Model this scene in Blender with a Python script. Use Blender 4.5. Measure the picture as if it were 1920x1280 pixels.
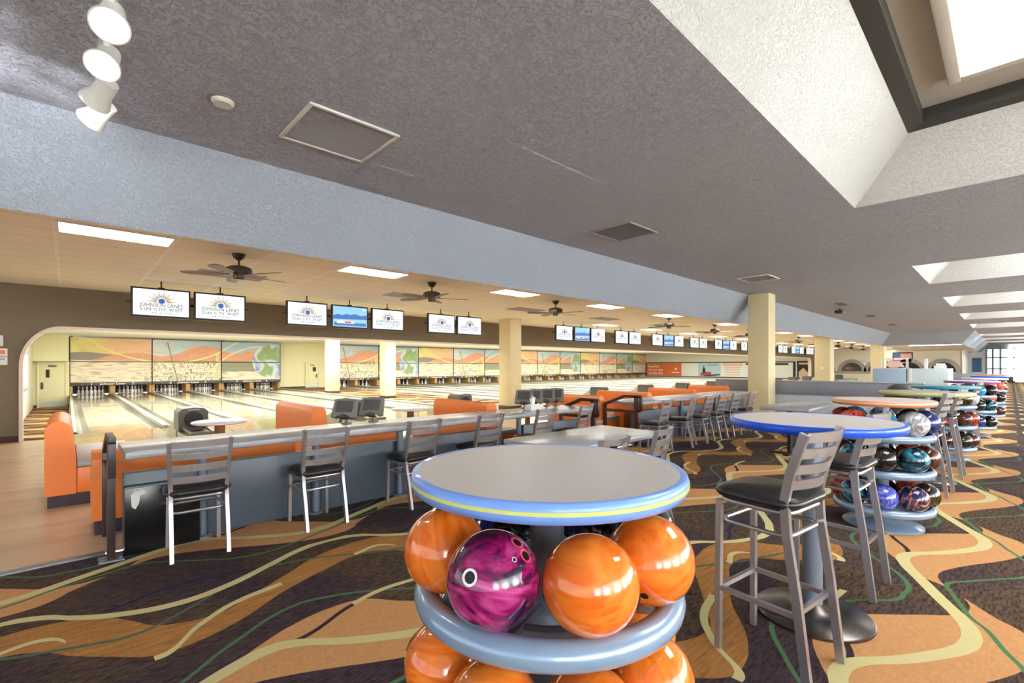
import bpy, bmesh, math, random
from mathutils import Vector, Matrix
random.seed(7)
PI = math.pi
S = bpy.context.scene
COL = S.collection
for o in list(bpy.data.objects):
    bpy.data.objects.remove(o)

# ------------------------------------------------------------------ camera, world, exposure
cam_d = bpy.data.cameras.new('camera')
cam = bpy.data.objects.new('camera', cam_d); COL.objects.link(cam)
cam.location = (0, 0, 1.4)
cam.rotation_euler = (PI/2, 0, math.radians(46.67-90))
cam_d.lens = 36*882/1920; cam_d.sensor_width = 36
cam_d.shift_y = 46/1920
cam_d.clip_start = 0.05; cam_d.clip_end = 300
S.camera = cam
S.view_settings.view_transform = 'Standard'
S.view_settings.look = 'None'
S.view_settings.gamma = 1
S.view_settings.use_curve_mapping = False
S.view_settings.exposure = 0.52
S.cycles.use_denoising = True
S.cycles.max_bounces = 7
S.cycles.diffuse_bounces = 4
S.cycles.glossy_bounces = 4
S.cycles.caustics_reflective = False
S.cycles.caustics_refractive = False
W = bpy.data.worlds.new('world'); S.world = W; W.use_nodes = True
bg = W.node_tree.nodes['Background']
bg.inputs[0].default_value = (0.93, 0.96, 1.0, 1); bg.inputs[1].default_value = 1.25

def area(name, loc, sx, sy, power, col=(1, 1, 1), rot=(0, 0, 0)):
    l = bpy.data.lights.new(name, 'AREA'); l.shape = 'RECTANGLE'; l.size = sx; l.size_y = sy
    l.energy = power; l.color = col
    o = bpy.data.objects.new(name, l); COL.objects.link(o); o.location = loc; o.rotation_euler = rot
    return o
# fluorescent strips behind the dark valance and above the pins (hidden by valance and masking)
for k in range(4):
    area('lane_strip', (5.5+k*11.5, 16.5, 2.78), 11, 1.2, 600, (1, 0.985, 0.92))
    area('lane_strip', (5.5+k*11.5, 23.5, 2.78), 11, 1.2, 600, (1, 0.985, 0.92))
# window fill behind the photographer; extra lamps added, tilted up to brighten the ceiling
for k in range(15):
    area('window_fill', (-5.2+3.9*k, -6.5, 1.75), 2.0, 1.7, 350, (0.95, 0.98, 1), (-PI/2-0.62, 0, 0))

# ------------------------------------------------------------------ materials
MATS = {}
def srgb(r, g, b):
    f = lambda c: (c/255/12.92) if c/255 <= 0.04045 else ((c/255+0.055)/1.055)**2.4
    return (f(r), f(g), f(b), 1)
class NM:
    def __init__(s, name):
        s.m = bpy.data.materials.new(name); s.m.use_nodes = True
        s.t = s.m.node_tree; s.n = s.t.nodes; s.L = s.t.links.new
        s.b = s.n['Principled BSDF']
        MATS[name] = s.m
    def set(s, sock, v):
        if isinstance(v, bpy.types.NodeSocket): s.L(v, sock)
        else: sock.default_value = v
    def math(s, op, a, b=0.0, c=0.0, clamp=False):
        n = s.n.new('ShaderNodeMath'); n.operation = op; n.use_clamp = clamp
        s.set(n.inputs[0], a); s.set(n.inputs[1], b)
        if len(n.inputs) > 2: s.set(n.inputs[2], c)
        return n.outputs[0]
    def mix(s, f, a, b):
        n = s.n.new('ShaderNodeMix'); n.data_type = 'RGBA'
        s.set(n.inputs[0], f); s.set(n.inputs[6], a); s.set(n.inputs[7], b)
        return n.outputs[2]
    def coord(s, kind='Object', obj=None):
        n = s.n.new('ShaderNodeTexCoord')
        return n.outputs[kind]
    def pos(s):
        return s.n.new('ShaderNodeNewGeometry').outputs['Position']
    def sep(s, v):
        n = s.n.new('ShaderNodeSeparateXYZ'); s.L(v, n.inputs[0]); return n.outputs
    def comb(s, x, y, z):
        n = s.n.new('ShaderNodeCombineXYZ'); s.set(n.inputs[0], x); s.set(n.inputs[1], y); s.set(n.inputs[2], z); return n.outputs[0]
    def mapp(s, v, sc=(1, 1, 1), loc=(0, 0, 0), rot=(0, 0, 0)):
        n = s.n.new('ShaderNodeMapping'); s.L(v, n.inputs[0])
        n.inputs[1].default_value = loc; n.inputs[2].default_value = rot; n.inputs[3].default_value = sc
        return n.outputs[0]
    def noise(s, v, scale, detail=2, dist=0.0, rough=0.5):
        n = s.n.new('ShaderNodeTexNoise'); s.L(v, n.inputs['Vector'])
        n.inputs['Scale'].default_value = scale; n.inputs['Detail'].default_value = detail
        n.inputs['Distortion'].default_value = dist; n.inputs['Roughness'].default_value = rough
        return n.outputs[0]
    def voro(s, v, scale):
        n = s.n.new('ShaderNodeTexVoronoi'); s.L(v, n.inputs['Vector']); n.inputs['Scale'].default_value = scale
        return n.outputs[0]
    def ramp(s, f, stops, interp='LINEAR'):
        n = s.n.new('ShaderNodeValToRGB'); s.L(f, n.inputs[0]); r = n.color_ramp; r.interpolation = interp
        while len(r.elements) < len(stops): r.elements.new(0.5)
        for e, (p, c) in zip(r.elements, stops): e.position = p; e.color = c
        return n.outputs[0]
    def curve(s, u, pts):
        n = s.n.new('ShaderNodeFloatCurve'); s.set(n.inputs['Value'], u)
        c = n.mapping.curves[0]
        pts = sorted(pts)
        c.points[0].location = pts[0]; c.points[-1].location = pts[-1]
        for p in pts[1:-1]: c.points.new(*p)
        n.mapping.update()
        return n.outputs[0]
    def bump(s, h, strength, dist=0.01):
        n = s.n.new('ShaderNodeBump'); n.inputs['Strength'].default_value = strength; n.inputs['Distance'].default_value = dist
        s.L(h, n.inputs['Height']); s.L(n.outputs[0], s.b.inputs['Normal'])
    def p(s, **k):
        for a, v in k.items():
            s.set(s.b.inputs[a.replace('_', ' ')], v)
        return s

def plain(name, col, rough=0.5, metal=0.0, coat=0.0, var=0.06, nscale=14, bump=0.0, bscale=80, spec=0.5):
    """a simple procedural surface: slightly mottled colour, optional fine bump"""
    n = NM(name); v = n.coord('Object')
    f = n.noise(v, nscale, 2)
    a = tuple(min(1, c*(1-var)) for c in col[:3])+(1,); b = tuple(min(1, c*(1+var)) for c in col[:3])+(1,)
    n.p(Base_Color=n.mix(f, a, b), Roughness=rough, Metallic=metal, Coat_Weight=coat)
    n.b.inputs['Specular IOR Level'].default_value = spec
    if bump: n.bump(n.noise(v, bscale, 3), bump)
    return n.m
def glow(name, col, strength):
    n = NM(name); n.p(Base_Color=(0, 0, 0, 1), Emission_Color=col, Emission_Strength=strength, Roughness=0.4)
    return n.m

plain('cream_paint', srgb(236, 232, 190), 0.7, bump=0.1)
plain('column_paint', srgb(222, 208, 165), 0.75, bump=0.15)
plain('pale_wall', srgb(226, 222, 205), 0.8)
plain('white_paint', srgb(236, 236, 230), 0.6)
plain('olive_wall', srgb(116, 104, 86), 0.8, bump=0.1)
plain('base_red', srgb(70, 28, 28), 0.6)
plain('base_dark', srgb(66, 56, 50), 0.6)
plain('arch_trim', srgb(226, 208, 196), 0.5)
plain('mauve_trim', srgb(158, 150, 142), 0.7)
plain('dark_trim', srgb(60, 58, 54), 0.5)
plain('well_ceiling', srgb(205, 203, 198), 0.8)
plain('steel', srgb(186, 181, 184), 0.34, 0.85, var=0.05, nscale=40)
plain('dark_steel', srgb(110, 104, 100), 0.28, 1.0)
plain('rack_grey', srgb(142, 168, 196), 0.25, 0.25, 0.4)
plain('post_blue', srgb(128, 140, 158), 0.3, 0.4)
plain('black_vinyl', srgb(34, 32, 34), 0.32, bump=0.06, bscale=160)
plain('counter_face', srgb(76, 86, 98), 0.35)
plain('counter_dark', srgb(34, 38, 40), 0.25)
plain('orange_vinyl', srgb(240, 130, 52), 0.4, bump=0.05, bscale=60)
plain('plinth', srgb(54, 36, 50), 0.5)
plain('seat_grey', srgb(160, 164, 160), 0.4)
plain('frame_dark', srgb(54, 44, 44), 0.35)
plain('frame_brown', srgb(76, 40, 32), 0.35)
plain('console_grey', srgb(120, 118, 112), 0.4)
plain('console_screen', srgb(84, 80, 76), 0.25)
plain('hood_grey', srgb(86, 84, 80), 0.4)
plain('black', srgb(20, 19, 19), 0.5)
plain('black_gloss', srgb(20, 21, 26), 0.2)
plain('wood_post', srgb(140, 88, 46), 0.5)
plain('table_white', srgb(230, 226, 236), 0.25)
plain('gutter_grey', srgb(128, 128, 118), 0.35)
plain('capping', srgb(176, 176, 162), 0.3)
plain('capping_dark', srgb(112, 112, 104), 0.35)
plain('band_dark', srgb(78, 72, 76), 0.4)
plain('pit_dark', srgb(46, 34, 28), 0.7)
plain('kickback', srgb(196, 152, 88), 0.5)
plain('pin_white', srgb(244, 242, 244), 0.2, coat=0.4, var=0.01)
plain('pin_red', srgb(210, 40, 50), 0.3)
plain('fan_bronze', srgb(70, 58, 48), 0.4, 0.3)
plain('fan_blade', srgb(96, 72, 52), 0.5)
plain('vent_grey', srgb(178, 174, 178), 0.6)
plain('vent_dark', srgb(120, 118, 120), 0.7)
plain('panel_teal', srgb(206, 222, 222), 0.4)
plain('panel_blue', srgb(160, 180, 200), 0.4)
plain('halfwall_pale', srgb(206, 216, 228), 0.4)
plain('paper_white', srgb(240, 240, 238), 0.7)
plain('ink_dark', srgb(50, 46, 52), 0.7)
plain('ink_orange', srgb(226, 118, 62), 0.6)
plain('ink_red', srgb(206, 74, 60), 0.6)
plain('ink_pink', srgb(238, 196, 180), 0.6)
plain('ink_blue', srgb(70, 100, 150), 0.6)
plain('ink_sky', srgb(190, 214, 226), 0.6)
plain('letter_white', srgb(250, 250, 245), 0.5, var=0.01)
plain('kick_plate', srgb(196, 204, 200), 0.4, 0.3)
plain('door_dark', srgb(96, 84, 84), 0.5)
plain('alu', srgb(120, 130, 136), 0.4, 0.5)
plain('clear_acrylic', srgb(220, 226, 228), 0.2)
for nm, c in dict(edge_blue=(124, 168, 250), edge_royal=(24, 92, 235), edge_salmon=(240, 140, 118), edge_green=(186, 200, 120),
                  edge_teal=(34, 150, 190), edge_purple=(150, 90, 160), edge_white=(214, 220, 224), edge_yellow=(216, 222, 130)).items():
    plain(nm, srgb(*c), 0.3, coat=0.3, var=0.03)
glow('lamp_white', (1, 0.99, 0.97, 1), 9)
glow('lamp_lane', (1, 0.985, 0.95, 1), 11)
glow('sky_panel', (0.97, 0.99, 1, 1), 5)
glow('spot_on', (0.95, 0.97, 1, 1), 40)
glow('screen_white', (0.90, 0.95, 1, 1), 0.85)
glow('screen_blue', (0.30, 0.62, 0.95, 1), 0.8)
glow('screen_navy', (0.05, 0.18, 0.55, 1), 0.7)
glow('screen_gold', (0.42, 0.26, 0.02, 1), 0.6)
glow('screen_ball', (0.02, 0.10, 0.50, 1), 0.7)
glow('screen_dark', (0.05, 0.035, 0.04, 1), 0.5)
glow('screen_grey', (0.16, 0.13, 0.11, 1), 0.6)
glow('screen_red', (0.75, 0.08, 0.08, 1), 0.8)

# stucco ceilings and sloped bulkhead
def stucco(name, col, strength, scale):
    n = NM(name); v = n.pos()
    w = n.noise(v, scale*0.6, 3, 1.2)
    st = n.ramp(w, [(0.44, (0, 0, 0, 1)), (0.52, (1, 1, 1, 1))])
    f = n.noise(v, 0.8, 2)
    a = tuple(c*0.93 for c in col[:3])+(1,); b = tuple(min(1, c*1.06) for c in col[:3])+(1,)
    n.p(Base_Color=n.mix(f, a, b), Roughness=0.85)
    n.b.inputs['Specular IOR Level'].default_value = 0.2
    n.bump(st, strength, 0.02)
    return n.m
stucco('stucco_ceiling', srgb(198, 202, 216), 1.0, 40)
stucco('stucco_soffit', srgb(166, 175, 187), 0.6, 58)
stucco('stucco_well', srgb(222, 224, 222), 0.6, 62)

# acoustic tile ceiling over the bowlers' area: T-bar grid
n = NM('tile_ceiling'); x, y, z = n.sep(n.pos())
fx = n.math('FRACT', n.math('DIVIDE', n.math('ADD', x, 0.11+107), 1.07)); fy = n.math('FRACT', n.math('DIVIDE', n.math('ADD', y, 53-6.88), 0.535))
lx = n.math('LESS_THAN', n.math('ABSOLUTE', n.math('SUBTRACT', fx, 0.5)), 0.480)
ly = n.math('LESS_THAN', n.math('ABSOLUTE', n.math('SUBTRACT', fy, 0.5)), 0.485)
tile = n.mix(n.noise(n.pos(), 60, 2), srgb(232, 222, 204), srgb(240, 232, 216))
c = n.mix(lx, srgb(245, 240, 232), tile); c = n.mix(ly, srgb(200, 186, 166), c)
n.p(Base_Color=c, Roughness=0.8)
n.bump(n.math('MULTIPLY', lx, ly), 0.3, 0.004)

# speckled laminate
def laminate(name, a, b, rough=0.22):
    n = NM(name); v = n.coord('Object')
    sp = n.ramp(n.noise(v, 260, 2), [(0.42, a), (0.6, b)])
    c = n.mix(n.ramp(n.noise(v, 9, 2), [(0.3, (0, 0, 0, 1)), (0.7, (0.25, 0.25, 0.25, 1))]), sp, b)
    n.p(Base_Color=c, Roughness=rough); return n.m
laminate('laminate_grey', srgb(140, 144, 150), srgb(186, 188, 192))
laminate('laminate_band', srgb(118, 120, 130), srgb(150, 152, 164), 0.4)
laminate('laminate_beige', srgb(196, 188, 182), srgb(216, 208, 202), 0.35)

# wood plank floor and maple approach / lanes
n = NM('wood_floor'); v = n.pos(); x, y, z = n.sep(v)
row = n.math('FLOOR', n.math('DIVIDE', y, 0.14))
g = n.noise(n.comb(n.math('MULTIPLY', x, 1.2), n.math('MULTIPLY', y, 30), row), 1.6, 5, 0.6, 0.7)
r = n.noise(n.comb(n.math('FLOOR', n.math('ADD', n.math('DIVIDE', x, 1.2), n.math('MULTIPLY', row, 0.37))), row, 0.0), 3.1, 0)
c = n.mix(n.math('MULTIPLY', n.math('ADD', g, r), 0.5), srgb(160, 122, 86), srgb(246, 216, 180))
n.p(Base_Color=c, Roughness=0.35)
n = NM('maple'); v = n.pos(); x, y, z = n.sep(v)
b_ = n.noise(n.comb(n.math('FLOOR', n.math('DIVIDE', x, 0.028)), n.math('FLOOR', n.math('DIVIDE', y, 2.6)), 0.0), 5.3, 0)
g = n.noise(n.comb(n.math('MULTIPLY', x, 30), n.math('MULTIPLY', y, 1.0), 0.0), 1.0, 3)
c = n.mix(n.math('MULTIPLY', n.math('ADD', b_, g), 0.5), srgb(212, 202, 166), srgb(238, 231, 204))
n.p(Base_Color=c, Roughness=0.07, Coat_Weight=0.6); n.b.inputs['Coat Roughness'].default_value = 0.03
n = NM('maple_warm'); v = n.pos(); x, y, z = n.sep(v)
b_ = n.noise(n.comb(n.math('FLOOR', n.math('DIVIDE', x, 0.03)), n.math('FLOOR', n.math('DIVIDE', y, 2.0)), 0.0), 5.3, 0)
c = n.mix(b_, srgb(226, 202, 160), srgb(240, 222, 186))
n.p(Base_Color=c, Roughness=0.09, Coat_Weight=0.5)

# patterned carpet: waves that run along the hall, 1.87 m long, repeating every 1.975 m across it
n = NM('carpet'); v = n.pos(); x, y, z = n.sep(v)
PX, PY, Y0 = 1.87, 1.975, -0.17
u = n.math('FRACT', n.math('DIVIDE', n.math('ADD', x, PX*40), PX))
yy = n.math('ADD', n.math('MULTIPLY', n.math('FRACT', n.math('DIVIDE', n.math('ADD', y, PY*40-Y0), PY)), PY), Y0)
def wave(pts):
    q = [((a % PX)/PX, (b+0.3)/2.4) for a, b in pts]
    q = sorted(q)
    if q[0][0] > 0.001:
        (x1, y1), (x0, y0) = q[0], q[-1]; t = (1-x0)/(1-x0+x1); e = y0+(y1-y0)*t
        q = [(0.0, e)]+[k for k in q if 0.012 < k[0] < 0.988]+[(1.0, e)]
    else: q = [k for k in q if k[0] < 0.985]+[(1.0, q[0][1])]
    return n.math('SUBTRACT', n.math('MULTIPLY', n.curve(u, q), 2.4), 0.3)
def line(pts, w, lo=None, hi=None):
    m = n.math('LESS_THAN', n.math('ABSOLUTE', n.math('SUBTRACT', yy, wave(pts))), w)
    if lo is not None:
        m = n.math('MULTIPLY', m, n.math('MULTIPLY', n.math('GREATER_THAN', u, lo/PX), n.math('LESS_THAN', u, hi/PX)))
    return m
def between(lo, hi, x0=None, x1=None):
    m = n.math('MULTIPLY', n.math('GREATER_THAN', yy, wave(lo)), n.math('LESS_THAN', yy, wave(hi)))
    if x0 is not None:
        m = n.math('MULTIPLY', m, n.math('MULTIPLY', n.math('GREATER_THAN', u, x0/PX), n.math('LESS_THAN', u, x1/PX)))
    return m
fib = n.noise(n.mapp(v, (70, 26, 1)), 1.0, 3, 0.5)
big = n.noise(v, 0.9, 2, 0.6)
mot = n.noise(n.mapp(v, (16, 64, 1), rot=(0, 0, 0.5)), 1.0, 4, 0.5, 0.65)
dark = n.mix(n.ramp(big, [(0.42, (0, 0, 0, 1)), (0.58, (1, 1, 1, 1))]), srgb(80, 64, 68), srgb(102, 82, 60))
dark = n.mix(n.ramp(mot, [(0.38, (0.9, 0.9, 0.9, 1)), (0.56, (0, 0, 0, 1))]), dark, srgb(46, 36, 42))
tan = n.mix(mot, srgb(196, 134, 82), srgb(226, 172, 118))
lens = n.mix(n.noise(n.mapp(v, (6, 55, 1), rot=(0, 0, 0.9)), 1.0, 3, 0.5), srgb(120, 82, 42), srgb(222, 156, 88))
c = dark
c = n.mix(between([(0, 1.15), (.15, 1.0), (.31, .865), (.42, .855), (.65, .92), (1.0, 1.14), (1.3, 1.27), (1.53, 1.35), (1.7, 1.33)],
                  [(0, 1.58), (.07, 1.555), (.17, 1.46), (.26, 1.33), (.34, 1.2), (.48, 1.12), (.64, 1.11), (.8, 1.2), (1.1, 1.39), (1.32, 1.53), (1.57, 1.6), (1.75, 1.61)]), c, lens)
Uc = [(0, .165), (.12, .17), (.28, .25), (.41, .43), (.55, .52), (.7, .61), (.88, .69), (1.11, .73), (1.3, .69), (1.42, .55), (1.61, .36), (1.77, .21)]
Lc = [(0, .05), (.12, .14), (.28, .25), (.41, .32), (.55, .33), (.7, .28), (.88, .19), (1.11, .06), (1.3, -.03), (1.42, -.07), (1.61, -.09), (1.77, -.05)]
c = n.mix(between(Lc, Uc), c, tan)
c = n.mix(line([(.2, 1.58), (.39, 1.66), (.57, 1.68), (.81, 1.63), (1.3, 1.58)], .014, .15, .95), c, srgb(44, 46, 78))
c = n.mix(line([(.3, .5), (.58, .55), (.87, .53), (1.23, .68), (1.6, .7)], .016, .5, 1.23), c, srgb(62, 46, 52))
c = n.mix(line([(.2, .24), (.37, .28), (.52, .19), (.74, .03), (.87, -.06), (1.1, -.10), (1.34, -.04), (1.48, .02), (1.68, .09), (1.8, .16)], .013), c, srgb(84, 128, 82))
c = n.mix(line([(.08, 1.2), (.25, 1.16), (.51, 1.29), (.93, 1.57), (1.15, 1.56), (1.43, 1.45), (1.66, 1.32)], .013), c, srgb(86, 112, 88))
c = n.mix(line([(.1, .44), (.28, .49), (.6, .72), (.95, .9), (1.12, .88), (1.55, .64), (1.75, .47)], .014), c, srgb(84, 124, 84))
cream = n.mix(fib, srgb(206, 190, 128), srgb(232, 220, 164))
c = n.mix(line([(.3, .84), (.52, 1.04), (.7, 1.17), (.96, 1.24), (1.3, 1.28), (1.57, 1.38), (1.79, 1.41)], .024, .3, 1.0), c, cream)
c = n.mix(line([(.3, .84), (.52, 1.04), (.7, 1.17), (.96, 1.24), (1.3, 1.28), (1.57, 1.38), (1.79, 1.41)], .02, 1.55, 1.86), c, cream)
c = n.mix(line([(1.0, .6), (1.24, .69), (1.42, .73), (1.63, .72), (1.8, .7)], .02, 1.22, 1.66), c, cream)
c = n.mix(line([(0, 1.62), (.2, 1.48), (.47, 1.40), (.75, 1.46), (1.05, 1.62), (1.3, 1.75), (1.52, 1.79), (1.75, 1.73)], .034), c, cream)
c = n.mix(line([(.1, .30), (.3, .39), (.57, .51), (.72, .54), (.83, .51), (1.02, .36), (1.19, .25), (1.34, .17), (1.46, .14), (1.62, .15), (1.76, .2)], .04), c, cream)
c = n.mix(n.math('MULTIPLY', fib, 0.35), c, srgb(40, 30, 30))
n.p(Base_Color=c, Roughness=0.95); n.b.inputs['Specular IOR Level'].default_value = 0.1
n.bump(fib, 0.4, 0.004)

# mural over the pins: desert scene; UV u runs over six lanes, v from the lower to the upper edge
n = NM('mural'); uv = n.coord('UV'); U, V, _ = n.sep(uv)
sky = n.ramp(U, [(0, srgb(232, 232, 130)), (0.16, srgb(240, 196, 140)), (0.32, srgb(244, 186, 150)), (0.34, srgb(206, 224, 240)), (0.62, srgb(150, 192, 228)), (1, srgb(150, 190, 235))])
cl = n.noise(n.mapp(uv, (14, 8, 1)), 1.0, 4, 0.8)
sky = n.mix(n.ramp(cl, [(0.5, (0, 0, 0, 1)), (0.66, (0.5, 0.5, 0.5, 1))]), sky, srgb(214, 168, 120))
c = sky
hill = n.math('LESS_THAN', V, n.curve(U, [(0, .66), (.05, .68), (.11, .66), (.17, .62), (.24, .5), (.4, .45), (1, .45)]))
c = n.mix(hill, c, srgb(128, 112, 106))
mesa = n.math('LESS_THAN', V, n.curve(U, [(0, .46), (.08, .5), (.15, .60), (.25, .67), (.33, .64), (.38, .60), (.44, .66), (.5, .77), (.54, .83), (.58, .87), (.64, .84), (.68, .76), (.73, .70), (.78, .70), (.8, .76), (.85, .74), (.9, .66), (1, .6)]))
rock = n.noise(n.mapp(uv, (40, 26, 1)), 1.0, 4, 0.6)
c = n.mix(mesa, c, n.mix(rock, srgb(200, 112, 80), srgb(238, 168, 122)))
sandm = n.math('LESS_THAN', V, n.curve(U, [(0, .5), (.2, .49), (.4, .48), (.7, .46), (1, .45)]))
sn = n.noise(n.mapp(uv, (16, 34, 1)), 1.0, 5, 0.6)
sand = n.mix(n.ramp(sn, [(0.36, (0, 0, 0, 1)), (0.5, (1, 1, 1, 1))]), srgb(196, 160, 136), srgb(246, 234, 212))
c = n.mix(sandm, c, sand)
# scrub and cactus stems
bd = n.noise(n.mapp(uv, (60, 9, 1)), 1.0, 3, 2.2)
bz = n.math('MULTIPLY', n.math('LESS_THAN', n.math('ABSOLUTE', n.math('SUBTRACT', U, 0.5)), 0.2), n.math('LESS_THAN', V, 0.52))
c = n.mix(n.math('MULTIPLY', bz, n.math('GREATER_THAN', bd, 0.56)), c, srgb(122, 122, 92))
bz2 = n.math('MULTIPLY', n.math('LESS_THAN', n.math('ABSOLUTE', n.math('SUBTRACT', U, 0.78)), 0.11), n.math('LESS_THAN', n.math('ABSOLUTE', n.math('SUBTRACT', V, 0.36)), 0.14))
c = n.mix(bz2, c, n.mix(sn, srgb(92, 98, 70), srgb(150, 150, 112)))
c = n.mix(n.math('MULTIPLY', n.math('LESS_THAN', n.math('ABSOLUTE', n.math('SUBTRACT', U, 0.645)), 0.008), n.math('LESS_THAN', V, 0.68)), c, srgb(206, 206, 140))
stem = n.math('ADD', 0.405, n.math('MULTIPLY', n.math('SUBTRACT', 0.9, V), 0.05))
c = n.mix(n.math('MULTIPLY', n.math('LESS_THAN', n.math('ABSOLUTE', n.math('SUBTRACT', U, stem)), 0.003), n.math('LESS_THAN', V, 0.95)), c, srgb(122, 110, 92))
def sw(pts, w):
    return n.math('LESS_THAN', n.math('ABSOLUTE', n.math('SUBTRACT', V, n.curve(U, pts))), w)
c = n.mix(sw([(0, 1), (.06, .98), (.12, .8), (.2, .63), (.3, .5), (.4, .45), (.5, .48), (.6, .6), (.72, .9), (.76, 1)], .016), c, srgb(240, 238, 130))
c = n.mix(n.math('MULTIPLY', sw([(0, 0), (.55, 0), (.6, .2), (.68, .55), (.75, .74), (.85, .88), (.95, .9), (1, .9)], .018), n.math('GREATER_THAN', U, .56)), c, srgb(244, 240, 150))
bx = n.math('MULTIPLY', n.math('SUBTRACT', U, 0.945), 4.2); by = n.math('SUBTRACT', V, 0.5)
rad = n.math('SQRT', n.math('ADD', n.math('MULTIPLY', bx, bx), n.math('MULTIPLY', by, by)))
bs = n.noise(n.mapp(uv, (9, 2.2, 1)), 1.0, 1, 1.0)
ballc = n.ramp(bs, [(0.36, srgb(70, 110, 200)), (0.5, srgb(214, 228, 246)), (0.62, srgb(120, 160, 90))])
c = n.mix(n.math('LESS_THAN', rad, 0.46), c, ballc)
n.p(Base_Color=n.mix(0.14, c, srgb(246, 240, 226)), Roughness=0.45)

# swirled bowling balls
def ballmat(name, a, b, cc=None, scale=5.0, dist=2.5, lo=0.4, hi=0.6, rough=0.08):
    m = NM(name); v = m.coord('Object')
    f = m.noise(m.mapp(v, (1, 1, 2.2), rot=(0.6, 0.4, 0.2)), scale, 4, dist)
    col = m.ramp(f, [(lo, a), (hi, b)] if cc is None else [(lo-0.05, a), (0.5, b), (hi+0.05, cc)])
    m.p(Base_Color=col, Roughness=rough, Coat_Weight=0.7); m.b.inputs['Coat Roughness'].default_value = 0.03
    return m.m
ballmat('ball_orange', srgb(230, 104, 22), srgb(246, 146, 58), scale=6, lo=0.35, hi=0.7)
ballmat('ball_purple', srgb(44, 10, 50), srgb(150, 18, 96), srgb(204, 84, 150), scale=4.5, lo=.45, hi=.6)
ballmat('ball_teal', srgb(12, 18, 34), srgb(24, 60, 84), srgb(60, 160, 176), scale=5)
ballmat('ball_black', srgb(14, 13, 14), srgb(40, 34, 30))
ballmat('ball_olive', srgb(22, 20, 10), srgb(64, 54, 26))
ballmat('ball_brown', srgb(40, 18, 14), srgb(96, 48, 34))
ballmat('ball_red', srgb(110, 22, 18), srgb(190, 66, 48))
ballmat('ball_navy', srgb(10, 14, 50), srgb(40, 60, 130))
ballmat('ball_blue', srgb(54, 66, 160), srgb(116, 126, 214), scale=12)
ballmat('ball_tiger', srgb(20, 30, 62), srgb(40, 50, 96), srgb(226, 130, 70), scale=5, dist=3.5)
ballmat('ball_silver', srgb(130, 130, 134), srgb(214, 214, 216), scale=6)
ballmat('ball_sky', srgb(30, 120, 170), srgb(80, 180, 214))
ballmat('ball_pink', srgb(210, 50, 84), srgb(240, 110, 130))
ballmat('ball_coral', srgb(214, 70, 50), srgb(240, 120, 90))
M = MATS

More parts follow.
